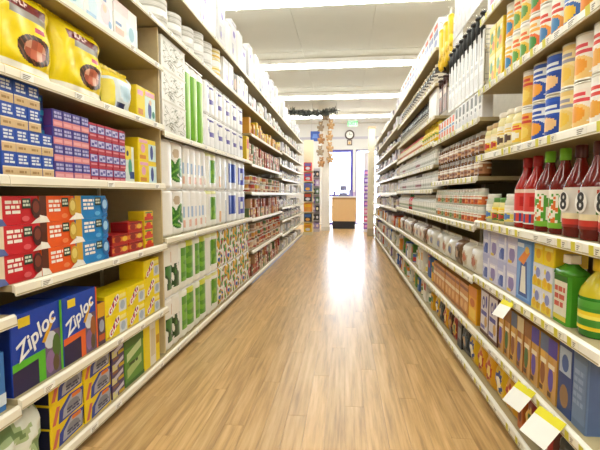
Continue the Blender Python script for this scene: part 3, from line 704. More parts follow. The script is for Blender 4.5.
wbtl = vessel('white_bottle', [(.038, 0), (.042, .006), (.042, .12), (.03, .145), (.016, .155), (.016, .162)], c_w, [(.019, .158), (.02, .16), (.02, .185), (.001, .186)], '8a86a0', (.02, .11), lambda a, v: c_acc if v > .4 else c_w, seg=9, near=False)
row('L', 2.13, LB[4] + .02, LB[6] - .01, [wh1, wh2], 'pale box on seventh left shelf past tissue', 'box', gap=.012, vary=(.7, 1.3), jit=.03, miss=.06)
row('L', 2.44, LB[4] + .02, LB[6] - .01, [tall1, wh1], 'white pack on the top shelf above the cans', 'pack', gap=.02)
for k, z in enumerate(ZL4):
    p = [[wh2], [wh1], [wbtl], [wh2, wh2, wbtl], [wh1], [wbtl], [wh2], [wh1], [wh2, wh1], [tall1, wh1]][k]
    row('L', z, LB[6] + .02, LB[9] - .02, p, 'white item on %s shelf of the far left bays' % ['bottom', 'second', 'third', 'fourth', 'fifth', 'sixth', 'seventh', 'eighth', 'ninth', 'top'][k], 'bottle' if p == [wbtl] else 'box', gap=.018 if p == [wbtl] else .012, vary=(.6, 1.0), jit=.05, miss=.1)

# ================================================================== RIGHT SIDE, NEAR BAY
q0 = RB[1] + .012
# --- top shelf and canisters
def canlab(base, top, spot, low, txt=None):
    def f(a, v):
        d = a - .75
        if v > .88: return top
        if v < .10: return low
        if (d/.13)**2 + ((v - .30)/.19)**2 < 1: return spot
        if (d/.20)**2 + ((v - .30)/.25)**2 < 1: return low
        if abs(d) < .16 and .58 < v < .68: return txt or 'f6f2e6'
        if abs(d) < .12 and .72 < v < .80: return txt or 'f6f2e6'
        if abs(d) > .2 and .4 < v < .55: return top
        return base
    return f
def tcan(nm, r, h, *c, lid=None): return can(nm, r, h, canlab(*c), seg=48, lid=lid, nz=36)
CA = tcan('cardboard_canister', .046, .163, 'f2efe4', 'f4f2ea', 'f0c21c', 'e8a820', 'f6d868', lid='f2f0ea')
CB = tcan('cardboard_canister', .052, .163, 'f0eeea', '2f62b4', 'f0c020', '2f62b4', '4a86d0', lid='f2f0ea')
CC = tcan('cardboard_canister', .044, .163, 'f4d338', 'f6f0d0', 'e0861c', 'e8b81c', 'fbf2b8', lid='f4e9a8')
CD = tcan('cardboard_canister', .044, .163, 'f0ead8', 'e87a1c', '3f8a34', 'e86a20', 'f0b040', lid='f2f0ea')
CE = tcan('cardboard_canister', .042, .163, 'f2e9c0', 'f4efdc', '5f9a3a', 'f0c83c', 'e8702a', lid='f2f0ea')
CF = tcan('cardboard_canister', .042, .163, 'f4f0e4', 'f4f0e4', '3a7ab0', 'f09a2c', 'd8452c', lid='f2f0ea')
def runs(side, z, y, items, **kw):
    for p, n, desc, cat, t in items:
        y = row(side, z, y, 0, p, desc, cat, tiers=t, n=n, **kw)
    return y
y = runs('R', 1.674, q0, [(CA, 2, 'white canister with yellow spot on the canister shelf', 'canister', 2), (CC, 1, 'yellow canister between white canisters', 'canister', 2), (CB, 1, 'white canister with blue top', 'canister', 2), (CF, 2, 'white canister with blue and orange print', 'canister', 2),
    (CD, 1, 'white canister with orange top and green spot', 'canister', 2), (CE, 2, 'cream canister with green spot', 'canister', 2)], gap=.006)
CG = tcan('cardboard_canister', .044, .163, 'f4f1e6', 'f4f1e6', '2f7fb4', 'f0a22c', 'f2c040', lid='f2f0ea')
y = row('R', 1.674, y, 0, CG, 'white canister with blue spot beside yellow boxes', 'canister', tiers=2, n=1)
ygb = carton('yellow_green_box', .092, .15, .15, 'f0d024', [(rect(0, .82, 1, 1), 'f6e88a'), (ell(.4, .58, .24, .2), '4a8a2c'), (ell(.66, .3, .2, .16), 'e88a20'), (ell(.3, .2, .16, .12), '6aa83a'), (rect(.62, .62, .92, .8), 'fbf4d0')], side='e0b818')
row('R', 1.674, y, RB[2], ygb, 'yellow box with green fruit print above the jars', 'box', tiers=2, n=2)
wt = carton('white_box', .14, .25, .26, 'efeef0', [(rect(.1, .5, .9, .8), 'c9c2e2'), (rect(.3, .2, .7, .4), 'a03a6a')], side='e4e4e8')
row('R', 2.05, q0, RB[2], wt, 'white box on the top right shelf above the canisters', 'box', gap=.01)
# --- cans and jars
K1 = tcan('tin_can', .049, .156, 'f2f0ec', '3f52b0', 'f0d020', '4a60c0', 'f2d850')
K2 = tcan('tin_can', .049, .156, 'f4f1ee', 'f0eee6', 'e8a63c', 'f0e8dc', 'd84438')
K3 = tcan('tin_can', .049, .156, 'f4e8dc', 'f4efe4', 'f0a030', 'f2c878', 'e04a50')
K4 = tcan('tin_can', .044, .156, 'f2dca0', 'e8c878', 'f0c84c', 'ecd07c', '9a98a8')
K5 = tcan('tin_can', .060, .156, '1e4eb8', '2458c4', 'f0c48a', '1b46a8', 'e8eef8')
K6 = tcan('tin_can', .053, .156, 'eef0f4', '2450b0', 'f0a030', '2450b0', '2450b0')
K7 = tcan('tin_can', .044, .156, 'e8a83c', 'f0eee6', 'f0d060', 'e8b83c', 'd04030')
y = runs('R', 1.313, q0, [(K1, 1, 'white can with blue top and yellow spot', 'can', 2), (K2, 1, 'white can with red label', 'can', 2), (K3, 1, 'cream can with orange picture', 'can', 2), (K4, 1, 'pale yellow can beside the blue can', 'can', 2), (K5, 1, 'wide royal blue can', 'can', 2), (K6, 1, 'white and blue can with orange picture', 'can', 2), (K7, 1, 'orange can with red label beside the jars', 'can', 2)], gap=.003)
def jar(name, r, h, lab, lidc, body, seg=16, near=True, lh=.026):
    return vessel(name, [(r*.9, 0), (r, .006), (r, h*.70), (r*.94, h*.78), (r*.80, h*.85), (r*.80, h - .01)], body, [(r*.84, h - lh), (r*.86, h - lh + .003), (r*.86, h - .003), (r*.8, h), (.001, h)], lidc, (h*.12, h*.64), lab, seg=seg, near=near)
GL_Y = M('e8dca0', .15, var=.05); GL_B = M('6a4424', .12, var=.1); GL_C = M('cfd2c4', .12, var=.05)
J1 = jar('glass_jar', .047, .18, canlab('f0d24c', 'f4ecd0', 'f6f2e4', 'f0c83c', 'e04838'), 'e9e0cc', GL_Y)
J2 = jar('glass_jar', .047, .19, canlab('f4efe0', 'f4efe0', '5a4030', 'f2e2b0', 'e8c86a'), 'efe6d4', GL_Y)
J3 = jar('glass_jar', .043, .155, canlab('f2e6c8', 'f2e0a8', 'c83a30', 'f0c83c', 'f4f0e4'), 'c9a878', GL_Y)
y = runs('R', 1.313, y + .004, [(J1, 1, 'yellow labelled jar with cream lid beside the cans', 'jar', 1), (J2, 2, 'tall cream jar between yellow labelled jars', 'jar', 1), (J3, 2, 'short jar with tan lid at the far end', 'jar', 1)], gap=.002)
# --- sauce bottles
def bottle(name, r, h, body, capc, lab, lz, seg=32, extra=()):
    return vessel(name, [(r*.9, 0), (r, .006), (r*1.0, h*.55), (r*.93, h*.60), (r*.72, h*.68), (r*.46, h*.77), (r*.34, h*.84), (r*.32, h*.9)], body,
                  [(r*.38, h*.86), (r*.40, h*.865), (r*.40, h*.99), (r*.34, h), (.001, h)], capc, lz, lab, seg=seg, extra=extra)
SAUCE = M('6a1410', .12, var=.08); SAUCE2 = M('a31712', .12, var=.08)
def lab8(a, v):
    d = (a - .75)
    if v < .22: return 'c83a2c' if abs(d) < .2 and v > .06 else '8a2018'
    if v > .92: return 'd8d2c8'
    if v < .36: return 'e8d8b0'
    if abs(d) > .17: return 'c04428' if v > .5 else '4f7a38'
    return 'd9d4cc'
def labg(a, v):
    q = noise.noise(Vector((a*14, v*5, 3)))
    if v < .15: return '7ab830'
    if v > .9: return 'f0ece0'
    return 'e0702a' if q > .15 else ('f0ece0' if q > -.1 else '4f9a2c')
def labr(a, v):
    if v < .36: return 'f0ece6' if v > .28 or v < .04 else ('d84030' if (a*9) % 1 < .6 else '2c4a90')
    if v > .88: return 'e8d0c0'
    return 'c21a18' if .5 < v < .8 and abs(a - .75) > .1 else 'd8403a'
num = text_mesh('8', .082, M('1c1c1c', .4, var=0)); disc = MB(); disc.lathe([(.034, 0), (.034, .0008)], M('f4f2ee', .4), 20)
disc = disc.build('badge')
B8 = bottle('sauce_bottle', .049, .318, SAUCE, '4a0e0c', lab8, (.035, .172), extra=[('badge', disc, (0, -.0030, .122), (math.pi/2, 0, 0)), ('lettering', num, (0, -.0048, .122), (math.pi/2, 0, 0))])
BG = bottle('sauce_bottle', .048, .318, SAUCE, '7ac428', labg, (.022, .165))
BR = bottle('sauce_bottle', .048, .31, SAUCE2, 'a81e20', labr, (.022, .17))
y = runs('R', .95, q0 + .02, [(B8, 3, 'dark red sauce bottle with number eight label', 'bottle', 1), (BG, 2, 'brown sauce bottle with lime green cap', 'bottle', 1), (BR, 2, 'bright red sauce bottle with red cap', 'bottle', 1)], gap=.010)
J4 = jar('condiment_jar', .040, .15, canlab('e8e6da', 'f2f0e8', '4a7ac0', 'e8d860', 'f4f4f0'), 'f0eee6', GL_C)
J5 = jar('condiment_jar', .040, .13, canlab('f0c828', 'f0dc60', 'b82c24', '4a7a30', 'f0e8c0'), '5a8a3c', GL_Y)
y = runs('R', .95, y + .01, [(J4, 1, 'white jar with blue oval beside the red bottles', 'jar', 1), (J5, 2, 'small yellow jar with green lid', 'jar', 1), (J4, 1, 'white jar with blue oval at the bay end', 'jar', 1)], gap=.006)
# --- jugs, flower packs, pitcher box, lavender boxes
jb = MB(); GJ = M('2f7a26', .15, var=.08)
jb.lathe([(.055, 0), (.06, .008), (.06, .13), (.054, .155), (.036, .185), (.021, .205), (.02, .222)], GJ, 18, 0, .06, colfn=lambda k, i: M('c9bc24', .18) if k > 1 else GJ)
hd = MB(); hd.tube([(.028, .06, .20), (.058, .06, .205), (.075, .06, .18), (.072, .06, .15), (.052, .06, .135)], .009, M('c9bc24', .18), 8)
jc = MB(); jc.lathe([(.024, .212), (.025, .215), (.025, .25), (.001, .252)], M('e8c81e', .35), 16, 0, .06)
jl = MB(); rr = .0612
jl.rings([[(rr*math.cos(2*math.pi*i/20), .06 + rr*math.sin(2*math.pi*i/20), .025 + .095*k/8) for i in range(20)] for k in range(9)], lambda k, i: M(['e8cc28', '3f8a2c', '3f8a2c', 'f0e060', 'e8cc28', '3f8a2c', '4f9a34', '4f9a34'][k] if 10 < i < 19 else '3a7a28', .35), cap=False)
jug = Proto('green_jug', .135, .252, jb.build('green_jug'), [('handle', hd.build('handle')), ('cap', jc.build('cap')), ('paper_label', jl.build('paper_label'))], .12)
y = row('R', .64, q0 + .095, 0, jug, 'green jug with yellow cap and side handle', 'jug', n=1, setback=.02)
gbx = MB(); gbx.prism([(-.055, .01), (-.045, 0), (.045, 0), (.055, .01), (.055, .07), (-.055, .07)], 0, .175, M('4a9a2a', .2))
gbx.rings([[(-.055*s, .035 - .035*s, z), (.055*s, .035 - .035*s, z), (.055*s, .035 + .035*s, z), (-.055*s, .035 + .035*s, z)] for s, z in ((1, .175), (.9, .19), (.5, .205), (.34, .215))], lambda k, i: M('4a9a2a', .2))
gcap = box_mesh('cap', -.022, .013, .2155, .022, .057, .245, M('e6e2d6', .35), .006)
glab = MB(); poly(glab, rect(.1, .12, .9, .62), .11, .245, M('e4e0cc', .4), 1)
for pts, c in bars(.16, .22, .84, .56, 3, 'c85a48', 4) + [(rect(.1, .62, .9, .7), '2f6a1e'), (rect(.1, .05, .9, .12), 'd8c83a')]: poly(glab, pts, .11, .245, M(c, .4), 2.5)
gbot = Proto('green_bottle', .112, .246, gbx.build('green_bottle'), [('cap', gcap), ('paper_label', glab.build('paper_label'))], .07)
y = row('R', .64, y, 0, gbot, 'flat green bottle with pale striped label', 'bottle', n=1)
flo = carton('flower_pack', .080, .12, .092, 'dfe0ec', [(rect(0, 0, 1, .35), 'e8cc3c'), (ell(.3, .3, .2, .2), 'e8b81e'), (ell(.72, .22, .16, .16), 'd8a81c'), (ell(.6, .62, .24, .22), '8a90cc'), (ell(.3, .75, .1, .12), 'f0d84c')], side='d4d6e4')
ytop = carton('yellow_pack', .080, .12, .075, 'ecd022', [(ell(.5, .5, .26, .26), 'e0a81c'), (rect(.1, .76, .9, .92), 'f6e880')], side='dcbc18')
y2 = row('R', .64, y, 0, flo, 'lavender pack with yellow flowers', 'pack', tiers=2, n=2)
for i in range(2): put(ytop, (XR + .022, y + .040 + i*.084, .64 + EPS*3 + .184), -math.pi/2, 'yellow pack on top of the lavender flower packs, %s' % ['nearer', 'farther'][i], 'pack', 'yellow packs')
pit = carton('pitcher_box', .150, .16, .262, '5a8cd0', [(rect(.06, .05, .94, .95), '7aa8e0'), ([(.2, .08), (.8, .08), (.7, .66), (.3, .66)], '2a4f9c'), ([(.3, .14), (.7, .14), (.62, .58), (.38, .58)], 'e8e4d8'), ([(.12, .66), (.5, .60), (.9, .82), (.6, .86)], 'e88a3c'), (ell(.7, .85, .14, .06), 'f0c050'), (rect(.06, .88, .5, .95), 'dce8f6')], side='a8c0dc')
y = row('R', .64, y2 + .004, 0, pit, 'blue box picturing a white pitcher', 'box', n=1)
lav = carton('lavender_box', .112, .15, .132, 'c3c6e6', [(rect(0, .72, 1, 1), 'b0b4dc'), (ell(.55, .28, .32, .22), '3f5cae'), (ell(.3, .2, .14, .14), '6a80c4'), (rect(.1, .5, .7, .62), 'e8e8f4'), (rect(.74, .1, .95, .9), 'dcdcee')], side='a9aed6')
lav2 = carton('lavender_box', .112, .15, .132, 'd6d4ea', [(rect(0, .76, 1, 1), 'c0c0e0'), (ell(.5, .36, .3, .28), '8a7cb8'), (rect(.1, .06, .5, .16), 'e8c84c'), (rect(.1, .58, .8, .7), 'f2f0f6')], side='b4b4d8')
row('R', .64, y, RB[2] + .004, [lav2, lav, lav2, lav], 'lavender box beyond the pitcher box', 'box', tiers=2, gap=.006)
# --- narrow mix boxes on the lower shelf
gry = carton('grey_blue_box', .085, .17, .25, '5a7298', [(rect(.08, .1, .92, .9), '6a84ac')] + bars(.15, .3, .85, .8, 5, '8aa0c4', 8), side='4a608a')
dbl = carton('dark_blue_box', .095, .17, .262, '1f3f80', [(rect(.1, .55, .9, .9), 'a8b8cc'), (ell(.5, .7, .24, .12), '3a5a98'), (ell(.5, .25, .3, .16), '8a6a48')], side='16305f')
y = runs('R', .33, q0 + .10, [(gry, 1, 'grey blue box at the near end of the narrow boxes', 'box', 1), (dbl, 1, 'dark blue box beside the narrow mix boxes', 'box', 1)])
def thin(base, top, pic): return carton('mix_box', .066, .17, .235, base, [(rect(0, .72, 1, 1), top), (rect(.62, 0, 1, .72), 'c89a58'), (ell(.4, .35, .3, .2), pic), (rect(.08, .52, .8, .6), 'efe4c8'), (rect(.1, .06, .5, .14), '5a3a24')], side='a8743c')
T1 = thin('c4933e', '4a3fa0', '5a48a8'); T2 = thin('b9803c', '8a5a30', '3f6a3a'); T3 = thin('d8a848', '5a6a8a', '8a5030'); T4 = thin('a8683a', 'd8c8a0', '4a4a90')
y = row('R', .33, y, 2.15, [T1, T3, T1, T2, T4, T3, T2], 'narrow brown mix box standing upright', 'box', gap=.007)
brp = carton('brown_box', .135, .16, .25, '5c2f1c', [(rect(.06, .08, .94, .94), 'd8d2d8'), (ell(.38, .70, .16, .14), '3f3f98'), (ell(.38, .70, .08, .07), 'd8d2d8'), (rect(.12, .42, .8, .52), '4a4a9c'), (ell(.7, .3, .16, .12), 'c8a060'), (rect(.12, .12, .6, .2), '6a6ab0'), (ell(.72, .74, .1, .14), '3f3f98')], side='4a2414')
row('R', .33, y + .004, RB[2], brp, 'brown box with blue round letters', 'box', n=2, gap=.006)
# --- bottom deck
def snack(c1, c2, c3):
    def f(u, v, fr):
        if v > .85 or v < .1: return c1
        d = ((u-.5)/.32)**2 + ((v-.45)/.28)**2
        return c3 if d < .4 else (c2 if d < 1 else c1)
    return f
SB = [bag('snack_bag', .135, .19, .09, snack(*c), 12, 12, seed=30+i) for i, c in enumerate([('3a2420', '8a3a28', 'c8a050'), ('8a1c20', 'd8b030', '3a6a30'), ('5a1a20', 'a02a30', 'e0d0c0'), ('e0b81c', '2c4a98', 'f0e8d0'), ('d8a020', 'b03a28', 'f0d878'), ('26303c', '4a5a6a', 'b89a70')])]
wrapc = carton('orange_brown_box', .05, .14, .205, 'b8622a', [(rect(.1, .6, .9, .9), 'd88a40'), (ell(.5, .3, .3, .15), '7a3418')], side='c0702e')
y = row('R', .08, q0, 1.96, [SB[0], SB[5], SB[2], SB[1], SB[2]], 'dark snack bag on the bottom deck below mix boxes', 'bag', gap=.004)
y = row('R', .08, y, 0, wrapc, 'orange brown box standing by the dark snack bags', 'box', n=1)
row('R', .08, y + .03, RB[2], [SB[4], SB[3], SB[4]], 'yellow snack bag beyond the orange brown box', 'bag', gap=.006)
# --- shelf talkers: white cards with yellow heads clipped to the rails
def talker(label, y, z, w, h, out, tilt, yaw):
    r = link('shelf_talker', None, None, (XR - .019, y, z), (0, 0, -math.pi/2)); tag(r, label, 'sign', 'shelf talkers')
    b = MB(); b.box(-.012, -.004, -.012, .012, 0, .006, M('e8e8e4', .3)); link('clip', b.build('clip'), r)
    b = MB(); b.box(-w/2, -.0045, -h, w/2, -.0037, -h*.28, M('f4f4ee', .5, var=.02)); c = link('card', b.build('card'), r, (0, 0, 0), (tilt, 0, yaw))
    b = MB(); b.box(-w/2, -.0046, -h*.28, w/2, -.0036, 0, M('e6dc1e', .5, var=.02)); link('yellow_head', b.build('yellow_head'), c)
talker('large white shelf card with yellow head, nearest the camera', 1.49, .335, .125, .115, 0, -.75, .25)
talker('medium white shelf card with yellow head above snack bags', 1.70, .335, .105, .10, 0, -.75, .25)
talker('small white shelf card beside the blue pitcher box', 1.915, .625, .075, .085, 0, -.7, .3)

# ================================================================== RIGHT SIDE, HANGING TOOLS AND BROWN JARS
s0, s1 = RB[2] + .02, RB[3] - .01
hk = MB(); hk.tube([(0, .419, 0), (0, .05, 0), (0, .012, .012)], .003, M('c8c8c4', .25, .9), 6); hk = hk.build('peg_hook')
bayc = (RB[2] + RB[3])/2
link('pegboard', box_mesh('pegboard', -.605, .4085, 1.56, .605, .4195, 2.74, M('efe9e0', .6)), r2)
def hang_proto(name, w, h, cardc, handle, hl, prints=()):
    b = MB(); b.box(-w/2, 0, -h, w/2, .006, -hl*.8, M(cardc, .35), .001)
    for k, (pts, c) in enumerate(prints): b.face([(-w/2 + u*w, -.0006*(k+1), -h + v*(h - hl*.8)) for u, v in pts], M(c, .4))
    t = MB(); t.tube([(0, .003, -hl*1.1), (0, .003, -hl*.5), (0, .003, -.012)], [w*.12, w*.2, w*.15], M(handle, .4), 8)
    t.lathe([(w*.2, -.016), (w*.26, -.008), (w*.2, .002)], M(handle, .4), 8, 0, .003)
    return Proto(name, w, h, b.build(name), [('handle', t.build('handle'))], .01)
spat = hang_proto('hanging_tool', .074, .42, 'eeeeee', '17171a', .13, [(rect(.1, .05, .9, .3), 'd4d4d8'), (rect(.2, .4, .8, .5), 'b8b8c0'), (rect(.35, .55, .65, .95), '9a9aa2')])
pckt = hang_proto('hanging_packet', .085, .40, 'e0dfe1', 'e8e8e8', .04, [(rect(.1, .1, .9, .25), 'd8d6da'), (rect(.15, .8, .85, .9), '5a5864'), (rect(.4, .3, .6, .7), 'b4b0ba')])
def hangrow(p, z, ya, n, step, desc, cat, grp, xs=(0,)):
    for i in range(n):
        yy = ya + i*step
        link('peg_hook', hk, r2, (-(yy - bayc), 0, z))
        for x in xs:
            put(p, (XR + .022 + x, yy, z - .004 if p is not None else z), -math.pi/2, '%s, %s' % (desc, 'nearest of its row' if i == 0 else ORD[i] + ' from near end'), cat, grp)
hangrow(spat, 2.13, s0 + .05, 9, .090, 'white hanging kitchen tool with black handle', 'kitchen tool', 'hanging kitchen tools')
hangrow(pckt, 2.60, s0 + .06, 7, .098, 'white hanging packet above the black handled tools', 'packet', 'hanging packets')
# yellow rubber gloves
def glove():
    b = MB(); ym = M('f0c818', .35)
    R = []
    for k, (w, d, z) in enumerate([(.052, .02, 0), (.05, .02, -.06), (.045, .018, -.14), (.05, .017, -.18), (.055, .016, -.24)]):
        R.append([(w*math.cos(2*math.pi*i/12), d*math.sin(2*math.pi*i/12), z) for i in range(12)])
    b.rings(R[::-1], lambda k, i: ym)
    for j, (x, l) in enumerate([(-.042, .075), (-.015, .095), (.013, .092), (.04, .07)]):
        b.tube([(x, 0, -.22), (x*1.05, 0, -.22 - l*.6), (x*1.1, .004, -.22 - l)], [.0145, .013, .009], ym, 8)
    b.tube([(.04, 0, -.15), (.07, -.004, -.19), (.078, -.006, -.235)], [.016, .0145, .009], ym, 8)
    c = MB(); c.lathe([(.054, -.006), (.056, 0), (.054, .006)], M('f4d848', .35), 12, 0, 0, 1, .42)
    h = MB(); h.box(-.05, -.004, .006, .05, -.001, .055, M('e9e6df', .4))
    return Proto('rubber_glove', .13, .33, b.build('rubber_glove'), [('cuff_bead', c.build('cuff_bead')), ('header_card', h.build('header_card'))])
gp = glove()
for i in range(3):
    yy = 3.335 + i*.142
    link('peg_hook', hk, r2, (-(yy - bayc), 0, 2.475))
    put(gp, (XR + .03, yy, 2.415), -math.pi/2 + .1*(i - 1), 'yellow rubber glove hanging on a hook, %s' % ['nearest', 'middle', 'farthest'][i], 'glove', 'rubber gloves')
brush = hang_proto('hanging_brush', .11, .27, '5a2c20', '3a1c18', .06, [(rect(.2, .1, .8, .5), '8a4a3a'), (rect(.1, .6, .9, .8), 'c8a890')])
for i in range(2):
    yy = 3.47 + i*.15; link('peg_hook', hk, r2, (-(yy - bayc), 0, 2.03)); put(brush, (XR + .03, yy, 2.025), -math.pi/2, 'dark brown brush hanging below the yellow gloves, %s' % ['nearer', 'farther'][i], 'brush', 'hanging brushes')
# packs standing on the 1.53 shelf
bk1 = carton('white_pack', .075, .06, .16, 'f0eff0', [(rect(.2, .55, .8, .95), '2a2a30'), (rect(.15, .1, .85, .3), 'd0ced4'), (ell(.5, .4, .2, .08), '55555c')], side='e2e2e4')
bk2 = carton('white_pack', .075, .06, .14, 'f0efee', [(rect(.15, .62, .85, .95), 'e8622c'), (rect(.15, .12, .85, .42), 'ea7a4a'), (rect(.1, .46, .9, .56), '5a8ac0')], side='e2e2e4')
y = row('R', 1.53, s0, 3.18, bk1, 'white pack with black print below hanging tools', 'pack', gap=.012)
row('R', 1.53, y, s1, bk2, 'white pack with orange print below the gloves', 'pack', gap=.012)
# brown jars and spice jars
def jl(c1, c2, c3): return canlab(c1, c2, c3, c1, c2)
BJ = [jar('brown_jar', .036, .128, jl('a8724a', 'e6dccb', '7a4a2c'), '8f8478', GL_B, 10), jar('brown_jar', .036, .128, jl('c9a883', 'f0eadf', '8a5634'), '9c9284', GL_B, 10), jar('brown_jar', .036, .128, jl('7c5034', 'd8cbb8', 'c88c4c'), '6f665c', GL_B, 10)]
row('R', 1.20, s0, s1, [BJ[0], BJ[1], BJ[2], BJ[1]], 'brown jar on the jar shelf', 'jar', tiers=2, gap=.002)
SJ = [jar('spice_jar', .031, .105, jl(*c), 'e6e2da', GL_C, 10, lh=.02) for c in [('d86a2c', 'eee6d6', 'e8934c'), ('6a8a4a', 'e8e6d8', '8aa860'), ('c8a070', 'eeeae0', '9a6a40'), ('c85a34', 'efe9dc', 'a84424'), ('b0a890', 'e9e7df', '8a8468')]]
y = row('R', .92, s0, s0 + .40, [SJ[0], SJ[3]], 'orange spice jar on the spice shelf', 'spice jar', tiers=2, gap=.002)
row('R', .92, y, s1, [SJ[1], SJ[2], SJ[0], SJ[4]], 'mixed spice jar beyond the orange ones', 'spice jar', tiers=2, gap=.002)
def pale(c1, c2, c3):
    def f(u, v, fr):
        q = noise.noise(Vector((u*4, v*4, 9))); return c1 if q > 0 else (c2 if q > -.25 else c3)
    return f
LBG = [bag('baking_bag', .18, .165, .12, snack(*c), 16, 14, seed=40+i, crinkle=.004) for i, c in enumerate([('e6e2da', 'c9b8a4', 'b8684c'), ('7a5c42', '4a3828', 'b89a78'), ('e2dfd8', 'c9b79c', '6a7aa8')])]
row('R', .62, s0, s1, [LBG[0], LBG[0], LBG[1], LBG[2], LBG[0], LBG[2]], 'baking bag on the shelf below the spice jars', 'bag', gap=.008)
ory = carton('orange_yellow_box', .155, .16, .215, 'e8a81e', [(rect(0, .7, 1, 1), 'e08a1c'), (rect(.1, .1, .9, .4), 'f0c84c'), (ell(.5, .55, .3, .12), 'c8641c')], side='d89418')
tanb = carton('tan_box', .095, .16, .20, 'c98a4a', [(rect(0, .5, 1, .62), 'e8d4b0'), (rect(0, .8, 1, .9), '8a4a24'), (ell(.5, .3, .3, .14), 'e0b070'), (rect(0, .05, 1, .12), '9a5a30')], side='a86a34')
y = row('R', .33, s0, 0, ory, 'orange yellow box at the near end of tan boxes', 'box', n=1)
row('R', .33, y, s1, tanb, 'tan striped box beyond the orange yellow box', 'box', gap=.008)
DKB = carton('dark_box', .10, .14, .19, '2a2a34', [(rect(.15, .3, .85, .7), '8a8a90'), (rect(.15, .8, .85, .9), '5a3a30')], side='1c1c24')
row('R', .08, s0, s1, [SB[3], SB[5], DKB, SB[1], SB[0], SB[4], SB[5]], 'dark or yellow item on bottom deck below tan boxes', 'bag', gap=.008)

# ================================================================== RIGHT SIDE, BOTTLES AND FAR BAYS
t0, t1, t2 = RB[3] + .02, RB[4] + .61, RB[5] - .01
wbx = carton('white_box', .19, .2, .25, 'eeeef2', [(rect(.15, .72, .85, .88), 'e8603a'), (rect(.1, .45, .3, .65), '5a6ab0'), (rect(.38, .45, .58, .65), '8a94c8'), (rect(.66, .45, .9, .65), '5a6ab0'), (ell(.5, .25, .3, .12), '9aa0cc')], side='e4e4ea')
row('R', 2.32, t0, t2, wbx, 'white box with orange and blue print on top shelf', 'box', gap=.012)
DK = M('1c1a18', .12, var=.1)
DJ = jar('dark_jar', .052, .19, jl('cfc6b4', '3a2c24', 'b8a88c'), 'cbb894', DK, 12)
row('R', 2.03, t0 + .08, t2, DJ, 'dark jar with tan lid on high right shelf', 'jar', gap=.012)
wpl = carton('white_carton', .33, .3, .235, 'f0ebe6', [(rect(.04, .05, .96, .95), 'f2edea')], side='ebe6e2')
y = row('R', 1.76, t0, 0, wpl, 'large plain white carton beside the dark bottles', 'carton', n=1)
DB = bottle('dark_bottle', .036, .225, DK, '2a2420', jl('d8d4c8', '2c241e', 'a8a08c'), (.03, .11), 12)
row('R', 1.76, y + .01, t2, DB, 'dark glass bottle beyond the plain white carton', 'bottle', gap=.008)
LEM = vessel('lemon_bottle', [(.036, 0), (.043, .008), (.045, .06), (.040, .108), (.022, .138), (.017, .15)], M('f0c814', .25), [(.021, .144), (.022, .146), (.022, .178), (.001, .179)], 'f2d84a', (.024, .09), canlab('f0d030', 'f4e27c', 'e8e4c8', 'e8b818', '5a8a30'), lr=.0452, seg=12)
y = row('R', 1.55, t0, t0 + .75, LEM, 'lemon yellow bottle on the bottle shelf', 'bottle', gap=.004)
SMJ = jar('small_jar', .034, .13, jl('e8c8a0', 'f0e6d8', 'b8583c'), 'c8443a', GL_Y, 10)
row('R', 1.55, y, t2, SMJ, 'small red lidded jar beyond the lemon bottles', 'jar', gap=.006)
CLR = M('d9dad2', .1, var=.06)
CJ = jar('clear_jar', .040, .16, jl('e0e0d8', 'eceae4', 'b4b4a8'), 'd2cfc6', CLR, 10)
CJ2 = jar('clear_jar', .040, .16, jl('d8d0d0', 'eceae4', '8a4a4a'), '5a4a48', CLR, 10)
row('R', 1.35, t0, t2, [CJ]*9 + [CJ2]*3, 'pale glass jar on shelf below lemon bottles', 'jar', gap=.006)
row('R', 1.14, t0, t2, [CJ]*8 + [CJ2]*4, 'pale glass jar on second shelf below lemon bottles', 'jar', gap=.006)
WB = vessel('white_bottle', [(.036, 0), (.04, .006), (.04, .11), (.028, .135), (.016, .145), (.016, .15)], M('e2e4de', .2), [(.019, .147), (.02, .149), (.02, .17), (.001, .171)], 'e8e6e0', (.02, .10), jl('e6e6de', 'f0efe8', 'a8b49a'), seg=10)
RBT = vessel('red_bottle', [(.036, 0), (.04, .006), (.04, .11), (.028, .135), (.016, .145), (.016, .15)], M('c01c28', .2), [(.019, .147), (.02, .149), (.02, .17), (.001, .171)], '2f7a4a', (.02, .10), jl('c82030', 'e8c8c0', '2f7a4a'), seg=10)
y = row('R', .92, t0, 5.0, WB, 'small white bottle on the lower bottle shelf', 'bottle', gap=.006)
y = row('R', .92, y, 0, RBT, 'small red bottle beyond the small white bottles', 'bottle', n=3, gap=.008)
row('R', .92, y, t2, WB, 'small white bottle beyond the red bottles', 'bottle', gap=.008)
row('R', .62, t0, t2, [LBG[2], LBG[0], LBG[1], LBG[0]], 'baking bag on the shelf below white bottles', 'bag', gap=.010)
c_mix = MR('e8b020', '3f6ab0', 'c84a2c', '5a8a3c', 'e8e4da', 'd88a2c', '6a5a9a', 'f0efe8'); c_mix2 = MR('f0e8d0', 'e8d060', 'd8d8e0', 'b83a3a', '3a7a5a', 'e0a040')
mx1 = carton('mixed_box', .095, .14, .18, c_mix, [(rect(.1, .5, .9, .85), c_mix2), (ell(.5, .28, .3, .14), c_mix)], near=False)
mx2 = can('mixed_can', .045, .13, lambda a, v: c_mix if v > .6 or v < .15 else c_mix2, seg=10, near=False)
row('R', .33, t0, t2, [mx1, mx2, mx1], 'bright small item on low shelf beyond tan boxes', 'box', gap=.010, vary=(.7, 1.25), jit=.04)
row('R', .08, t0, t2, [mx1, mx1, mx2], 'bright small item on bottom deck beyond snack bags', 'box', gap=.010, vary=(.7, 1.1), jit=.04)
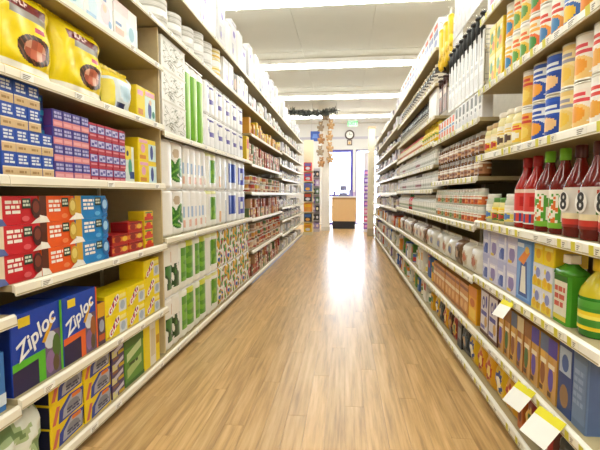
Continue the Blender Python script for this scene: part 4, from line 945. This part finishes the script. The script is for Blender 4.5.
c_p = MR('efeef2', 'e2d8e8', 'f0e8e0', 'b8b0bc', 'e8e8e4', 'f2f0ee', 'd0c8b8', '8a8088'); c_pa = MR('dcccdc', 'e0c8b8', 'ccd0e0', 'e0d4b0', 'd8d4dc', 'b0a8b8')
fp1 = carton('pale_box', .14, .2, .19, c_p, [(rect(.12, .4, .88, .8), c_pa), (rect(.2, .12, .7, .28), c_mix)], near=False)
fp2 = vessel('pale_bottle', [(.04, 0), (.045, .006), (.045, .12), (.03, .145), (.016, .155), (.016, .162)], c_p, [(.019, .158), (.02, .16), (.02, .19), (.001, .191)], '4a4650', (.02, .11), lambda a, v: c_pa if v > .4 else c_p, seg=9, near=False)
for k, z in enumerate(ZR4):
    p = [[mx1, fp1], [fp1, mx1], [mx1, fp1], [fp1, fp2], [fp1], [fp2], [fp1, fp2], [fp2], [fp1], [fp1]][k]
    row('R', z, RB[5] + .02, RB[9] - .02, p, 'pale item on %s shelf of far right bays' % ['bottom', 'second', 'third', 'fourth', 'fifth', 'sixth', 'seventh', 'eighth', 'ninth', 'top'][k], 'bottle' if p == [fp2] else 'box', gap=.022, vary=(.6, 1.0), jit=.05, miss=.1)

# ================================================================== THE FAR END
# column by the checkout
b = MB(); b.box(-.70, 12.6, 0, -.46, 12.84, CZ - .013, M('efece6', .6), .012); col_ = structure('column', b.build('column'))
b = MB(); b.box(-.715, 12.585, 0, -.445, 12.855, .12, M('d8d4cc', .6), .012); link('column_base', b.build('column_base'), col_)
# checkout counter
ct = link('checkout_counter', None, None, (-.04, 13.3, 0)); tag(ct, 'tan wooden checkout counter with white top at aisle end', 'counter')
link('kick_plate', box_mesh('kick_plate', -.36, .03, 0, .36, .6, .24, M('24242c', .6)), ct)
link('front_panel', box_mesh('front_panel', -.38, 0, .241, .38, .62, .99, M('dcb682', .5, var=.06)), ct)
link('counter_top', box_mesh('counter_top', -.41, -.03, .991, .41, .65, 1.03, M('e6e4e0', .4)), ct)
b = MB(); b.box(-.381, -.004, .93, .381, -.0005, .985, M('b08a5a', .5)); link('edge_band', b.build('edge_band'), ct)
rg = link('cash_register', None, None, (-.06, 13.5, 1.031)); tag(rg, 'grey blue cash register on the checkout counter', 'register')
link('register_body', box_mesh('register_body', -.13, 0, 0, .13, .3, .11, M('6a6a88', .4), .01), rg)
b = MB(); b.box(-.02, .14, .111, .02, .17, .18, M('5a5a70', .4)); b.box(-.11, .12, .18, .11, .16, .34, M('7a7a98', .4), .006); link('display', b.build('display'), rg)
for i, (x, c, h, w) in enumerate([(-.34, '5a4a8a', .15, .08), (.16, '8a86b8', .2, .09), (.28, 'c0a8c8', .13, .08)]):
    st = link('counter_display', None, None, (x, 13.42, 1.031)); tag(st, ['small violet display box on the counter, left end', 'lavender display stand beside the cash register', 'small pink display box on the counter, right end'][i], 'display')
    b = MB(); b.box(-w/2, 0, 0, w/2, .1, h*.6, M(c, .5)); link('tray', b.build('tray'), st)
    b = MB(); b.box(-w/2, .09, h*.601, w/2, .1, h, M(c, .5)); link('header', b.build('header'), st)
# plush toys hung round the column
def toy(seed):
    r = random.Random(seed); c = M(r.choice(['b88a5c', 'c9a478', '9a6c48', 'a89680', 'd8c0a0']), .9); b = MB()
    b.ball((0, 0, .10), .07, c, 10, 6, 1, .85, 1.15); b.ball((0, -.01, .215), .055, c, 10, 6)
    for sx in (-1, 1):
        b.ball((sx*.042, 0, .262), .02, c, 8, 4); b.ball((sx*.075, -.02, .125), .026, c, 8, 5, 1, 1, 1.7); b.ball((sx*.045, -.035, .03), .03, c, 8, 5, 1, 1.4, 1)
    mz = MB(); mz.ball((0, -.055, .205), .022, M('e6d4b8', .9), 8, 5); mz.ball((0, -.077, .212), .007, M('1c1410', .4), 6, 4)
    return Proto('stuffed_toy', .2, .29, b.build('stuffed_toy'), [('muzzle', mz.build('muzzle')), ('eyes', (lambda q: (q.ball((-.02, -.047, .228), .006, M('15100c', .3), 6, 4), q.ball((.02, -.047, .228), .006, M('15100c', .3), 6, 4), q.build('eyes'))[2])(MB())), ('hanging_loop', (lambda q: (q.tube([(0, 0, .26), (.008, .03, .30), (0, .10, .31)], .003, M('d8d0c0', .6), 5), q.build('hanging_loop'))[1])(MB()))])
TP = [toy(k) for k in range(4)]
for i, (x, z) in enumerate([(-.72, 2.92), (-.43, 2.98), (-.72, 2.56), (-.46, 2.65), (-.74, 2.22), (-.46, 2.32), (-.70, 1.89), (-.44, 2.0), (-.60, 3.24)]):
    o = put(TP[i % 4], (x, 12.48, z), .35*((i % 3) - 1), 'brown stuffed toy hung on the white column, %s from top' % ['third', 'second', 'fifth', 'fourth', 'seventh', 'sixth', 'ninth', 'eighth', 'first'][i], 'toy', 'stuffed toys on the column'); o.scale = (1.15, 1.15, 1.08)
# clock with pendulum case on the front wall
ck = link('wall_clock', None, None, (.14, YF - .001, 3.16), (0, 0, 0)); tag(ck, 'round dark framed wall clock with pendulum case above the door', 'clock')
b = MB(); R = [[(r*math.cos(2*math.pi*i/24), y, r*math.sin(2*math.pi*i/24)) for i in range(24)][::-1] for r, y in ((.17, 0), (.17, -.05), (.15, -.065), (.12, -.06))]
b.rings(R, lambda k, i: M('4a3c38', .4), cap=False); link('frame', b.build('frame'), ck)
b = MB(); b.face([(.122*math.cos(2*math.pi*i/24), -.055, .122*math.sin(2*math.pi*i/24)) for i in range(24)][::-1], M('f2f0ea', .5)); fc = link('dial', b.build('dial'), ck)
b = MB(); b.box(-.006, -.059, -.01, .006, -.057, .08, M('1c1c1c', .4)); link('hour_hand', b.build('hour_hand'), fc); b = MB(); b.box(-.01, -.062, -.005, .1, -.060, .005, M('1c1c1c', .4)); link('minute_hand', b.build('minute_hand'), fc)
b = MB(); b.prism([(-.09, -.05), (.09, -.05), (.09, 0), (-.09, 0)], -.36, -.172, M('5a4640', .4)); pc = link('pendulum_case', b.build('pendulum_case'), ck)
b = MB(); b.box(-.06, -.053, -.33, .06, -.0505, -.2, M('c9b8a8', .4)); link('case_window', b.build('case_window'), pc); b = MB(); b.lathe([(.03, 0), (.03, .004)], M('c8a050', .3, .8), 14); link('pendulum_bob', b.build('pendulum_bob'), pc, (0, -.054, -.285), (math.pi/2, 0, 0))
# exit sign hung from the ceiling
ex = link('exit_sign', None, None, (.22, 13.6, 3.24)); tag(ex, 'green lettered exit sign hanging near the shop front', 'sign')
link('sign_box', box_mesh('sign_box', -.16, 0, 0, .16, .06, .17, M('9ad8a8', .4), .006), ex)
link('lettering', text_mesh('EXIT', .165, M('0c9a3c', .5, var=0, emit=.25)), ex, (0, -.003, .085), (math.pi/2, 0, 0))
for sx in (-.1, .1): link('hanger_rod', box_mesh('hanger_rod', sx - .005, .025, .17, sx + .005, .035, CZ - .0125 - 3.24, M('b8b8b8', .4)), ex)
# blue sign by the column
bs = link('hanging_sign', None, None, (-.92, 12.9, 2.70)); tag(bs, 'square blue sign hanging left of the white column', 'sign')
link('sign_board', box_mesh('sign_board', -.14, 0, 0, .14, .012, .30, M('2f55b4', .4), .003), bs); b = MB(); b.face([(-.09, -.001, .09), (.09, -.001, .09), (.06, -.001, .22), (-.06, -.001, .22)], M('5a84d8', .4)); link('printed_panel', b.build('printed_panel'), bs)
for sx in (-.11, .11): link('hanger_wire', box_mesh('hanger_wire', sx - .003, .003, .30, sx + .003, .009, CZ - .0125 - 2.70, M('b8b8b8', .4)), bs)
# dark garland under the ceiling
r = random.Random(5); b = MB()
def garland_pt(t): return Vector((-1.55 + 1.30*t, 11.55, 3.36 - .09*math.sin(math.pi*t)))
b.tube([garland_pt(k/24) for k in range(25)], .022, M('3a3c36', .8), 6)
gcore = b.build('stem'); gl_ = link('garland', None, None, (0, 0, 0)); tag(gl_, 'dark leafy garland hung beneath the ceiling at aisle end', 'garland'); link('stem', gcore, gl_)
b = MB()
for k in range(420):
    p = garland_pt(r.random()); d = Vector((r.gauss(0, 1), r.gauss(0, 1), r.gauss(0, 1))).normalized(); u = d.orthogonal().normalized(); l = r.uniform(.09, .16)
    b.face([p + d*.015, p + d*l*.5 + u*.022, p + d*l, p + d*l*.5 - u*.022], M(r.choice(['3a3f38', '55584e', '26282a', '6a6a62']), .7))
lv = link('leaves', b.build('leaves'), gl_); lv['kind'] = 'stuff'
for t in (0, .5, 1): pt = garland_pt(t); link('hanger_wire', box_mesh('hanger_wire', pt.x - .004, pt.y - .004, pt.z, pt.x + .004, pt.y + .004, CZ - .0125, M('9a9a98', .4)), gl_)
# end-of-aisle displays
def display(name, label, x, y, w, d, h, zs, post):
    r_ = link(name, None, None, (x, y, 0)); tag(r_, label, 'display')
    link('back_post', box_mesh('back_post', -w/2, d - .03, 0, w/2, d, h, M(post, .5)), r_)
    link('base', box_mesh('base', -w/2, 0, 0, w/2, d - .031, .09, M(post, .5)), r_)
    for z in zs: link('shelf', box_mesh('shelf', -w/2, 0, z - .015, w/2, d - .031, z, M(post, .5)), r_)
c_br = MR('d8342c', 'e8c020', '2f8a4a', '2a2a30', '5a3f9a', 'e88a2c', '3f6ab0'); 
db_ = carton('display_box', .21, .16, .22, c_br, [(rect(.1, .55, .9, .9), c_mix), (ell(.5, .3, .3, .18), c_mix2)], near=False)
zz = [.09, .36, .63, .90, 1.17, 1.44, 1.71]
display('end_display', 'cream end display of bright boxes at left aisle end', -.985, 11.12, .26, .30, 2.55, zz[1:], 'e6d8b8')
for k, z in enumerate(zz):
    put(db_, (-.985, 11.125, z + EPS), 0, 'bright box on the left end display, %s shelf' % ['bottom', 'second', 'third', 'fourth', 'fifth', 'sixth', 'top'][k], 'box', 'end display boxes')
c_dk = MR('3a2f5a', '5a3f8a', '22222a', '4a6a4a', '8a7aa8', 'b8a0c8')
db2 = carton('display_box', .108, .14, .17, c_dk, [(ell(.5, .5, .3, .25), c_pa)], near=False)
display('end_display', 'dark violet product stand beside the white column', -.86, 12.2, .24, .2, 1.85, [.34, .59, .84, 1.09, 1.34, 1.59], 'b8b0b8')
for k, z in enumerate([.09, .34, .59, .84, 1.09, 1.34, 1.59]):
    for i in range(2):
        put(db2, (-.917 + .114*i, 12.205, z + EPS), 0, 'violet box on the stand by the column, %s shelf, %s side' % (['bottom', 'second', 'third', 'fourth', 'fifth', 'sixth', 'top'][k], ['left', 'right'][i]), 'box', 'violet stand boxes')
c_pk = MR('d84a9a', 'b85ab8', 'e080b8', '8a5ac0', 'c83a80'); c_pk2 = MR('f0d0e8', 'e8a0d0', 'd8c8f0')
db3 = carton('pink_packet', .15, .08, .16, c_pk, [(rect(.15, .3, .85, .75), c_pk2)], near=False)
display('end_display', 'slim rack of pink and purple packets right of counter', .615, 12.2, .17, .2, 2.3, [.30, .52, .74, .96, 1.18, 1.40, 1.62], 'd8d2dc')
for k, z in enumerate([.09, .30, .52, .74, .96, 1.18, 1.40, 1.62]):
    put(db3, (.615, 12.205, z + EPS), 0, 'pink packet on the slim rack, %s shelf' % ['bottom', 'second', 'third', 'fourth', 'fifth', 'sixth', 'seventh', 'top'][k], 'packet', 'pink rack packets')
po = link('end_post', None, None, (.67, 11.06, 0)); tag(po, 'cream post closing the far end of the right shelves', 'post')
link('post_body', box_mesh('post_body', -.085, 0, 0, .085, .12, 2.78, M('e6dcc4', .5), .008), po)
link('post_cap', box_mesh('post_cap', -.10, -.015, 2.781, .10, .135, 2.83, M('c8a888', .5), .008), po); link('post_foot', box_mesh('post_foot', -.087, -.004, 0, .087, -.0005, .2, M('b8ac94', .5)), po)
